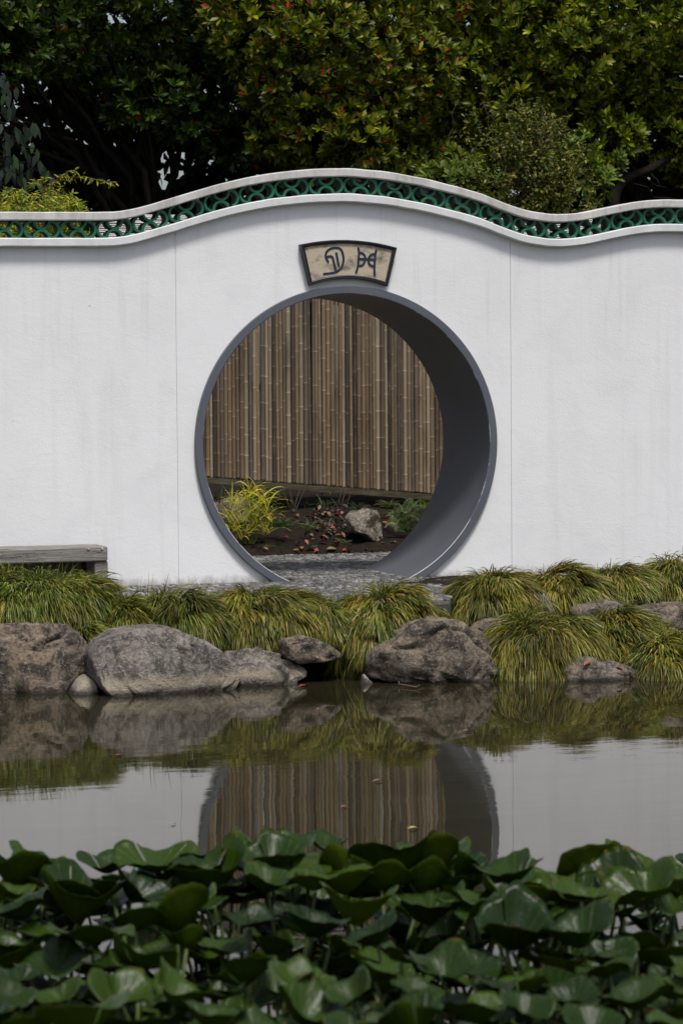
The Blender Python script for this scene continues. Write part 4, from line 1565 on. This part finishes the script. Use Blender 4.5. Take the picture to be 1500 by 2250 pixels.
LILY = [lily_mesh(100 + i) for i in range(14)]
LP = []
for a, c, wv in [(140, 190, 270), (470, 205, 250), (685, 165, 350), (920, 195, 230), (890, 295, 330), (330, 345, 420), (40, 335, 260), (400, 480, 360), (780, 430, 340), (610, 610, 280), (820, 550, 180), (1110, 115, 240), (1290, 112, 200), (1430, 120, 210),
                 (1350, 225, 270), (1180, 285, 250), (1100, 440, 250), (1370, 480, 270), (1080, 680, 310), (1290, 690, 230), (1450, 545, 180), (520, 765, 290), (150, 800, 170), (390, 860, 390), (680, 900, 260), (930, 890, 270), (1330, 850, 340),
                 (760, 780, 270), (130, 520, 280), (30, 760, 220), (250, 620, 320), (60, 230, 240), (250, 240, 240), (560, 330, 260), (980, 560, 260), (600, 450, 260), (60, 640, 260), (950, 760, 240), (1180, 560, 260), (100, 920, 280), (1130, 930, 280), (480, 640, 240)]:
    LP.append((a / 2, 1780 + c / 2, wv / 2))
for a, c, wv in [(230, 190, 400), (80, 275, 340), (330, 310, 160), (580, 295, 150), (700, 275, 150), (880, 315, 340), (1200, 295, 320), (1430, 385, 230), (750, 505, 370), (380, 405, 330), (60, 420, 300), (690, 395, 280), (1060, 510, 320), (1300, 535, 220),
                 (950, 690, 280), (1300, 785, 310), (260, 610, 200), (450, 665, 300), (310, 770, 230), (60, 770, 220), (1160, 665, 240), (900, 860, 220), (600, 860, 270), (330, 905, 320), (700, 915, 370), (60, 920, 260), (1450, 900, 220), (1495, 265, 140),
                 (1100, 910, 260), (160, 520, 240), (560, 640, 260), (780, 740, 260), (1450, 620, 240), (560, 400, 220), (150, 680, 240), (1440, 760, 240)]:
    LP.append((750 + a / 2, 1780 + c / 2, wv / 2))
# fillers deep in the bed
BACK = []
fr_ = random.Random(77)
for i in range(190):
    a, c = fr_.uniform(-60, 1560), fr_.uniform(1915, 2420)
    LP.append((a, c, fr_.uniform(95, 160)))
for i in range(46):
    BACK.append((-40 + i * 34 + fr_.uniform(-16, 16), fr_.uniform(1885, 1985) - 22 * math.exp(-((i - 22) / 9) ** 2), fr_.uniform(125, 180)))
for i in range(240):
    LP.append((fr_.uniform(-60, 1560), fr_.uniform(1960, 2420), fr_.uniform(100, 165)))
for i in range(90):
    LP.append((fr_.choice([fr_.uniform(-620, -40), fr_.uniform(1540, 2050)]), fr_.uniform(1880, 2330), fr_.uniform(110, 170)))
for i in range(12):
    LP.append((fr_.choice([fr_.uniform(-220, -30), fr_.uniform(1530, 1720)]), fr_.uniform(1880, 2200), fr_.uniform(110, 170)))
N_BACK = len(BACK)
LP = BACK + LP
plants = {}
NAMES = {(0, 0): 'bed of cupped dark green lily leaves at the back left', (1, 0): 'raised group of cupped lily leaves at the back centre below the gate reflection', (2, 0): 'bed of tall cupped lily leaves at the back right',
         (0, 1): 'dark lily leaves in the left foreground corner', (1, 1): 'dark lily leaves in the centre foreground', (2, 1): 'lily leaves with long slanting stalks in the right foreground corner'}
lrn = random.Random(13)
CENT = {}
items = []
for idx, (a, c, wv) in enumerate(LP):
    filler = idx >= 78 + N_BACK
    h = lrn.uniform(0.22, 0.34) if not filler else lrn.uniform(0.10, 0.30) if idx < 268 + N_BACK else lrn.uniform(0.03, 0.14)
    if c < 1880:
        h = lrn.uniform(0.27, 0.33)
    p = at(a, c + wv * 0.30, Z=h)
    items.append((p, wv / ppm(p) / 2, (0 if a < 480 else 1 if a < 1000 else 2, 0 if c < 2030 else 1), filler))
for k in NAMES:
    ps = np.array([i[0] for i in items if i[2] == k])
    m_ = ps.mean(0)
    plants[k] = thing('water_lily', (m_[0], m_[1], 0.0), NAMES[k], 'water lily', 'water lily beds in the foreground')
    CENT[k] = m_
for p, rad, k, filler in items:
    o = bpy.data.objects.new('leaf', LILY[lrn.randrange(len(LILY))])
    link(o, plants[k], p)
    rad *= 0.92 if filler else 1.12
    o.scale = (rad, rad, rad * lrn.uniform(0.8, 1.15))
    # lean: mostly outwards, some towards and some away from the viewer
    tx = max(-.4, min(.45, lrn.gauss(0.06, 0.25)))
    ty = max(-.4, min(.4, lrn.gauss(0.0, 0.22)))
    o.rotation_euler = (tx, ty, lrn.uniform(0, 6.28))
    bpy_rot = o.rotation_euler.copy()
    o.rotation_mode = 'XYZ'
    base = np.array([p[0] + lrn.uniform(-.12, .12), p[1] + lrn.uniform(-.1, .1), -0.05])
    top = p + np.array([0, 0, -0.004])
    mid = (base * .45 + top * .55) + np.array([lrn.uniform(-.02, .02), lrn.uniform(-.02, .02), 0])
    b = MB()
    b.tube([base, mid, top], [0.0065, 0.006, 0.005], 6)
    so_ = mesh_obj('stalk', b.v, b.f, MAT['stalk'], None, origin=top, smooth=True)
    mw = so_.location.copy()
    # the stalk is a piece of its leaf: same place, the leaf's own tilt undone
    so_.parent = o
    Rm = Matrix.LocRotScale(None, o.rotation_euler, o.scale)
    so_.matrix_parent_inverse = Matrix.Identity(4)
    so_.matrix_basis = Rm.inverted() @ Matrix.Translation(Vector(top - p))

# ------------------------------------------------------------------ trees and shrubs beyond the wall
def rosettes(centers, axes, n_leaf, Lr, Wr, cols, w, jit=0.22, spread=(0.9, 1.35)):
    m = len(centers)
    a = unit(axes)
    ref = np.where(np.abs(a[:, 2:3]) < 0.9, np.array([[0, 0, 1.0]]), np.array([[1.0, 0, 0]]))
    e1 = unit(np.cross(ref, a))
    e2 = np.cross(a, e1)
    k = np.arange(n_leaf)
    ph = (k * 2.399)[None, :] + RNG.uniform(0, 6.28, (m, 1))
    el = RNG.uniform(spread[0], spread[1], (m, n_leaf)) * (0.65 + 0.35 * (k / n_leaf))[None, :]
    rad = e1[:, None] * np.cos(ph)[..., None] + e2[:, None] * np.sin(ph)[..., None]
    X = a[:, None] * np.cos(el)[..., None] + rad * np.sin(el)[..., None]
    Nn = a[:, None] * np.sin(el)[..., None] - rad * np.cos(el)[..., None]
    P0 = np.repeat(centers[:, None], n_leaf, 1) - a[:, None] * (0.02 * (k / n_leaf))[None, :, None]
    X, Nn, P0 = X.reshape(-1, 3), Nn.reshape(-1, 3), P0.reshape(-1, 3)
    n = len(P0)
    L_ = RNG.uniform(*Lr, n)
    C = palette(n, cols, w, jit) * np.repeat(RNG.normal(1, 0.18, m).clip(.5, 1.5), n_leaf)[:, None]
    return leaves(P0, X, Nn, L_, L_ * RNG.uniform(*Wr, n), C, LEAF_W, 0.12, 0.10)


def crown_points(clumps, dens):
    P_, A_ = [], []
    cl = np.array([c[:4] for c in clumps])
    for x_, y_, z_, r_ in cl:
        n = int(dens * r_ * r_)
        d = unit(RNG.normal(0, 1, (n, 3)))
        rr = r_ * RNG.uniform(0.55, 1.08, n) ** 0.5
        p = np.array([x_, y_, z_]) + d * rr[:, None] * np.array([1, 1, 0.82])
        dist = np.linalg.norm((p[:, None] - cl[None, :, :3]) / np.array([1, 1, 0.82]), axis=2) / cl[None, :, 3]
        ok = (dist < 0.62).sum(1) < 1
        P_.append(p[ok])
        A_.append((d * 0.8 + np.array([0, -0.25, 0.55]) + RNG.normal(0, .25, (n, 3)))[ok])
    return np.concatenate(P_), np.concatenate(A_)


def limb(b, p0, p1, r0, r1, wig=0.15, n=6):
    p0, p1 = np.array(p0, float), np.array(p1, float)
    L_ = np.linalg.norm(p1 - p0)
    pts = [p0 + (p1 - p0) * s_ + (RNG.normal(0, wig * L_ * .25, 3) if 0 < s_ < 1 else 0) for s_ in np.linspace(0, 1, n)]
    b.tube(pts, list(np.linspace(r0, r1, n)), 8)


def tree(base, clumps, label, cols, w, dens, trunk_h, rad, Lr=(0.070, 0.122), group='broadleaf trees beyond the wall', nl=10):
    t = thing('broadleaf_tree', base, label, 'tree', group)
    b = MB()
    fork = np.array(base) + np.array([0, 0, trunk_h])
    limb(b, np.array(base) - np.array([0, 0, 0.3]), fork, rad, rad * 0.75, 0.06)
    b.build('trunk', MAT['bark'], t, smooth=True)
    for c in clumps:
        if c[3] < 0.28:
            continue
        b = MB()
        limb(b, fork + np.array([0, 0, RNG.uniform(-.5, .1)]), np.array(c[:3]) + np.array([0, .25, 0]), rad * 0.26, 0.010, 0.2)
        for k in range(5):
            d = unit(RNG.normal(0, 1, 3))
            limb(b, np.array(c[:3]), np.array(c[:3]) + d * c[3] * 0.8, 0.012, 0.004, 0.2, 4)
        b.build('limb', MAT['bark'], t, smooth=True)
    P_, A_ = crown_points(clumps, dens)
    V, F, C = rosettes(P_, A_, nl, Lr, (0.27, 0.37), cols, w, 0.22, (0.55, 1.25))
    mesh_obj('crown', V, F, MAT['leaf'], t, origin=base, col=C)
    return t


def cl(L, Y, r):
    out = []
    for q in L:
        a, c = q[0], q[1]
        rr = q[2] if len(q) > 2 else r
        yy = Y + RNG.uniform(-.4, .5)
        p = at(a, c, Y=yy)
        out.append((p[0], p[1], p[2], rr * RNG.uniform(.9, 1.12)))
    return out


G1 = [(0.016, 0.036, 0.003), (0.036, 0.066, 0.004), (0.080, 0.112, 0.007), (0.24, 0.02, 0.012)]
G2 = [(0.040, 0.066, 0.003), (0.110, 0.138, 0.005), (0.215, 0.210, 0.009), (0.36, 0.022, 0.015), (0.26, 0.10, 0.025)]
G3 = [(0.048, 0.074, 0.003), (0.115, 0.155, 0.005), (0.220, 0.230, 0.009), (0.32, 0.03, 0.02)]
left = cl([(-140, 40), (-60, -40), (20, 30), (60, 110, .32), (-60, 120), (110, 20), (130, 100, .36), (210, 50), (230, 150, .36), (300, 30), (310, 130), (330, 215, .34), (400, 60), (410, 170), (410, 255, .34), (480, 110), (500, 220, .38), (520, 310, .30), (270, 250, .22), (150, -50), (300, -60), (450, -30), (-20, -20), (60, 20), (20, 90), (-100, -20), (160, 130, .3), (-220, 60, .7), (-240, 190, .6), (-340, 20, .7), (-350, 160, .7), (-340, 300, .6)], 7.0, .5)
tree((at(360, 420, Y=7.6)[0], 7.6, 0.5), left + [(q[0] + RNG.uniform(-.5, .5), q[1] + RNG.uniform(0.8, 2.5), q[2] + RNG.uniform(0.5, 2.4), .75) for q in left[::2]],
     'dark green broadleaf tree at the upper left with sky showing through its gaps', G1, [4, 4, 2, .10], 560, 2.6, 0.17)
mid = cl([(520, -40), (560, 40), (600, 110), (640, 20), (690, 90), (640, 190, .42), (720, 180, .45), (700, 270, .42), (760, 30), (800, 110), (880, 60), (900, 150, .42), (800, 215, .42), (780, 310, .38), (690, 340, .32), (870, 250, .36), (900, 340, .28), (840, 370, .25), (930, -20), (720, -60), (840, -50), (600, 300, .26)], 6.2, .48)
tree((at(690, 420, Y=7.0)[0], 7.0, 0.5), mid + [(q[0] + RNG.uniform(-.5, .5), q[1] + RNG.uniform(0.8, 2.4), q[2] + RNG.uniform(0.6, 2.4), .75) for q in mid[::2]],
     'tree with scattered red leaves rising directly behind the gate', G2, [4, 4, 2.4, .22, .14], 680, 2.4, 0.16)
rgt = cl([(960, -30), (1010, 60), (1000, 150, .4), (1080, 20), (1100, 120), (1170, 60), (1160, 170, .42), (1240, 20), (1260, 120), (1320, 60), (1330, 170), (1280, 240, .38), (1400, 20), (1410, 130), (1400, 230, .42), (1480, 60), (1490, 180), (1470, 290, .42), (1560, 100), (1560, 240), (1540, 360, .38), (1350, 300, .30), (1100, 215, .34), (1640, 60), (1320, -50), (1150, -60), (1480, -50), (965, 250, .26), (1030, 320, .3), (1060, 260, .3), (1000, 360, .25), (1180, 300, .35), (1600, 180), (1620, 320), (1720, 120, .7), (1700, 260, .6), (1820, 60, .7), (1830, 220, .7), (1800, 360, .6), (1930, 140, .7), (1930, 300, .7)], 6.7, .5)
tree((at(1440, 420, Y=7.4)[0], 7.4, 0.5), rgt + [(q[0] + RNG.uniform(-.5, .5), q[1] + RNG.uniform(0.8, 2.4), q[2] + RNG.uniform(0.6, 2.4), .75) for q in rgt[::2]],
     'yellow green broadleaf tree filling the upper right behind the wall', G3, [3.5, 4, 3, .06], 680, 2.5, 0.17)
# low glossy shoots just over the coping
t = thing('laurel_shrub', at(985, 470, Y=5.4) * np.array([1, 1, 0]) + np.array([0, 0, .6]), 'bright glossy shrub shoots just above the coping right of centre', 'shrub')
P_, A_ = crown_points(cl([(975, 395, .22), (1010, 400, .2), (1060, 420, .22), (1000, 430, .25), (1300, 400, .25), (1330, 360, .2), (1280, 330, .2)], 5.6, .22), 420)
V, F, C = rosettes(P_, A_, 9, (0.08, 0.12), (0.30, 0.38), [(0.085, 0.13, 0.012), (0.12, 0.155, 0.018), (0.05, 0.09, 0.012)], [2, 2, 1])
mesh_obj('crown', V, F, MAT['leaf'], t, origin=WL[t.name], col=C)
b = MB()
limb(b, at(1000, 600, Y=5.7), at(1000, 400, Y=5.6), .02, .008)
b.build('stem', MAT['bark'], t)
b = MB()
limb(b, at(1300, 600, Y=5.7), at(1300, 360, Y=5.6), .02, .008)
b.build('stem', MAT['bark'], t)

# dark bent bough at the right
t = thing('bare_bough', at(1352, 425, Y=6.2), 'dark bent bare bough above the coping near the right edge', 'branch')
b = MB()
pts = [at(a, c, Y=6.2 + i * .04) for i, (a, c) in enumerate([(1335, 560), (1345, 470), (1352, 420), (1368, 396), (1395, 383), (1425, 372), (1460, 352), (1500, 330), (1560, 318)])]
b.tube(pts, [.06, .055, .05, .048, .044, .04, .034, .028, .02], 10)
b.build('bough', MAT['bark'], t, smooth=True)
b = MB()
limb(b, pts[4], at(1470, 420, Y=6.5), .016, .005)
limb(b, pts[5], at(1450, 410, Y=6.3), .013, .004)
limb(b, pts[3], at(1490, 445, Y=6.5), .014, .005)
b.build('twigs', MAT['bark'], t, smooth=True)

# small leaved shrub right of centre
sp = at(1180, 620, Y=5.1)
t = thing('small_leaf_shrub', (sp[0], sp[1], 0.6), 'wiry small leaved shrub with brown twigs rising above the coping right of centre', 'shrub')
b = MB()
P0, X0, L0 = [], [], []
sr = random.Random(4)
for i in range(330):
    # twig ends spread through a rounded dome
    a = sr.gauss(1170, 85)
    top = 215 + 0.0042 * (a - 1125) ** 2
    if a < 985 or a > 1345:
        continue
    c = sr.uniform(max(top, 205), 480)
    e = at(a, c, Y=5.1 + sr.uniform(-.45, .45))
    s0 = np.array([sp[0] + (e[0] - sp[0]) * 0.65, 5.15, e[2] - sr.uniform(0.18, 0.45)])
    m_ = (s0 + e) / 2 + np.array([sr.uniform(-.05, .05), sr.uniform(-.05, .05), 0.04])
    end = e + np.array([sr.uniform(-.18, .18), sr.uniform(-.12, .05), sr.uniform(-0.02, .12)])
    pts = [s0, m_, e, end]
    if i % 3 == 0:
        b.tube(pts, [.005, .004, .003, .0018], 4, False)
    for k in range(20):
        s_ = 0.2 + 0.8 * k / 20
        q = np.array([np.interp(s_ * 3, [0, 1, 2, 3], [p[j] for p in pts]) for j in range(3)])
        P0.append(q)
        X0.append((sr.uniform(-1, 1), sr.uniform(-1, .6), sr.uniform(-.8, .25)))
        L0.append(sr.uniform(.028, .052))
for a, c0, c1 in ((1082, 145, 330), (1010, 190, 300), (1054, 160, 250), (1110, 170, 260), (1235, 210, 300), (1135, 205, 330)):
    limb(b, at(a + sr.uniform(-25, 25), c1, Y=5.1), at(a, c0, Y=5.0), .0035, .0012, .22, 7)
n = len(P0)
V, F, C = leaves(np.array(P0), np.array(X0), unit(RNG.normal(0, .4, (n, 3)) + np.array([0, -.5, 1])), np.array(L0), np.array(L0) * .42, palette(n, [(0.030, 0.048, 0.004), (0.080, 0.098, 0.007), (0.15, 0.135, 0.020), (0.19, 0.185, 0.03)], [3, 3, 1, 1]), OVATE_W)
mesh_obj('foliage', V, F, m_leaf('small_glossy_leaf', 0.48, 0.15, 0.18), t, origin=WL[t.name], col=C)
b.build('twigs', MAT['twig'], t)

# yellow climber at the left
sp = at(80, 600, Y=1.6)
t = thing('yellow_climber', (sp[0], sp[1], .45), 'yellow green feathery shrub peeping over the coping at far left', 'shrub')
P0, X0, L0 = [], [], []
b = MB()
sr = random.Random(8)


def spray(pts, k, s0=0.0):
    for i in range(k):
        s_ = s0 + (1 - s0) * i / k
        m = len(pts) - 1
        q = np.array([np.interp(s_ * m, range(m + 1), [p[j] for p in pts]) for j in range(3)])
        for _ in range(4):
            P0.append(q + RNG.normal(0, .006, 3))
            X0.append((sr.uniform(-1, 1), sr.uniform(-.8, .3), sr.uniform(-.9, .35)))
            L0.append(sr.uniform(.030, .060))


for i in range(210):
    a = sr.uniform(-120, 190)
    top = np.interp(a, [-120, 0, 60, 120, 160, 190], [405, 405, 402, 398, 420, 450])
    c = sr.uniform(top, 500)
    e = at(a, c, Y=1.6 + sr.uniform(-.25, .3))
    s0_ = e + np.array([sr.uniform(-.15, .1), sr.uniform(-.1, .1), -sr.uniform(.15, .35)])
    pts = [s0_, (s0_ + e) / 2 + np.array([sr.uniform(-.03, .03), 0, .02]), e]
    if i % 2 == 0:
        b.tube(pts, [.004, .003, .0015], 4, False)
    spray(pts, 9, 0.2)
for tr_ in ([(90, 420), (130, 392), (150, 378), (172, 372)], [(110, 410), (150, 390), (185, 388), (215, 396), (240, 400), (258, 402)], [(150, 430), (175, 445), (190, 458)], [(60, 410), (85, 398), (110, 390)]):
    pts = [at(a, c, Y=1.55) for a, c in tr_]
    b.tube(pts, [.004] * (len(pts) - 1) + [.0012], 4, False)
    spray(pts, 12, 0.2)
n = len(P0)
V, F, C = leaves(np.array(P0), np.array(X0), unit(RNG.normal(0, .4, (n, 3)) + np.array([0, -.4, 1])), np.array(L0), np.array(L0) * .24, palette(n, [(0.30, 0.31, 0.018), (0.21, 0.25, 0.016), (0.40, 0.35, 0.03), (0.10, 0.15, 0.015)], [3, 3, 1.2, 1.5], .18), OVATE_W)
mesh_obj('foliage', V, F, MAT['soft'], t, origin=WL[t.name], col=C)
b.build('stems', MAT['twig'], t)

# drooping grey green leaves at the far left
t = thing('drooping_leaf_tree', (at(-60, 500, Y=3.4)[0], 3.4, .4), 'slender tree with hanging grey green leaves at the far left edge', 'tree')
P0, X0, L0, C0 = [], [], [], []
b = MB()
st = at(-60, 620, Y=3.4)
limb(b, (st[0], 3.4, 0.2), at(-70, 60, Y=3.5), .05, .02, .03)
for (a, c) in [(10, 190), (25, 235), (30, 200), (15, 250), (85, 280), (72, 295), (40, 310), (20, 330), (30, 345), (60, 330), (75, 345), (48, 300), (10, 385), (18, 400), (40, 400), (70, 410), (60, 380), (30, 370), (5, 300), (90, 380), (-20, 240), (-20, 330), (-10, 400), (100, 420), (35, 430), (65, 440), (110, 400), (0, 430), (20, 300)]:
    for k in range(3):
        p = at(a + sr.uniform(-14, 14), c - 18 + sr.uniform(-12, 12), Y=3.4 + sr.uniform(-.25, .3))
        P0.append(p)
        X0.append((sr.uniform(-.45, .45), sr.uniform(-.4, .1), -1))
        L0.append(sr.uniform(.09, .15))
    if sr.random() < .6:
        limb(b, at(-65, c - 60, Y=3.45), p, .010, .003, .15)
n = len(P0)
V, F, C = leaves(np.array(P0), np.array(X0), unit(RNG.normal(0, .4, (n, 3)) + np.array([0, -1, .5])), np.array(L0), np.array(L0) * .40, palette(n, [(0.016, 0.027, 0.018), (0.026, 0.038, 0.026), (0.03, 0.06, 0.012)], [3, 3, 1]), OVATE_W, .08, .10)
mesh_obj('foliage', V, F, MAT['soft'], t, origin=WL[t.name], col=C)
b.build('stems', MAT['bark'], t)

# dense hedge, shade put into its leaf colours, closing the view behind the trees
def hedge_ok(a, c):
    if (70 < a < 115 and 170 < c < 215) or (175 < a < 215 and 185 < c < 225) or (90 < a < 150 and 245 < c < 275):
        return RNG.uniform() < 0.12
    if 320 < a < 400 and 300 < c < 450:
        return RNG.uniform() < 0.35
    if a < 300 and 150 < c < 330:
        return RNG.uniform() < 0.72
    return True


P0 = []
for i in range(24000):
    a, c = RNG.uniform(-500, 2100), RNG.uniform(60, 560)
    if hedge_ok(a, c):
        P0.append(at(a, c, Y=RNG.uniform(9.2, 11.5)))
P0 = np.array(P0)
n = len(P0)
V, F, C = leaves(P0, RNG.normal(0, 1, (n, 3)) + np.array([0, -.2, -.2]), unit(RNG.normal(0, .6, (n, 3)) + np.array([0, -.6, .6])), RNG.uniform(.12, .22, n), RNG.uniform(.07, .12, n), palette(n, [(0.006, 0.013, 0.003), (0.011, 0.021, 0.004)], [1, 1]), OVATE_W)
tag(mesh_obj('distant_foliage', V, F, MAT['soft'], origin=(2, 10, 2), col=C), 'dark mass of foliage coloured as in deep shade closing the view behind the trees', 'foliage', kind='stuff')
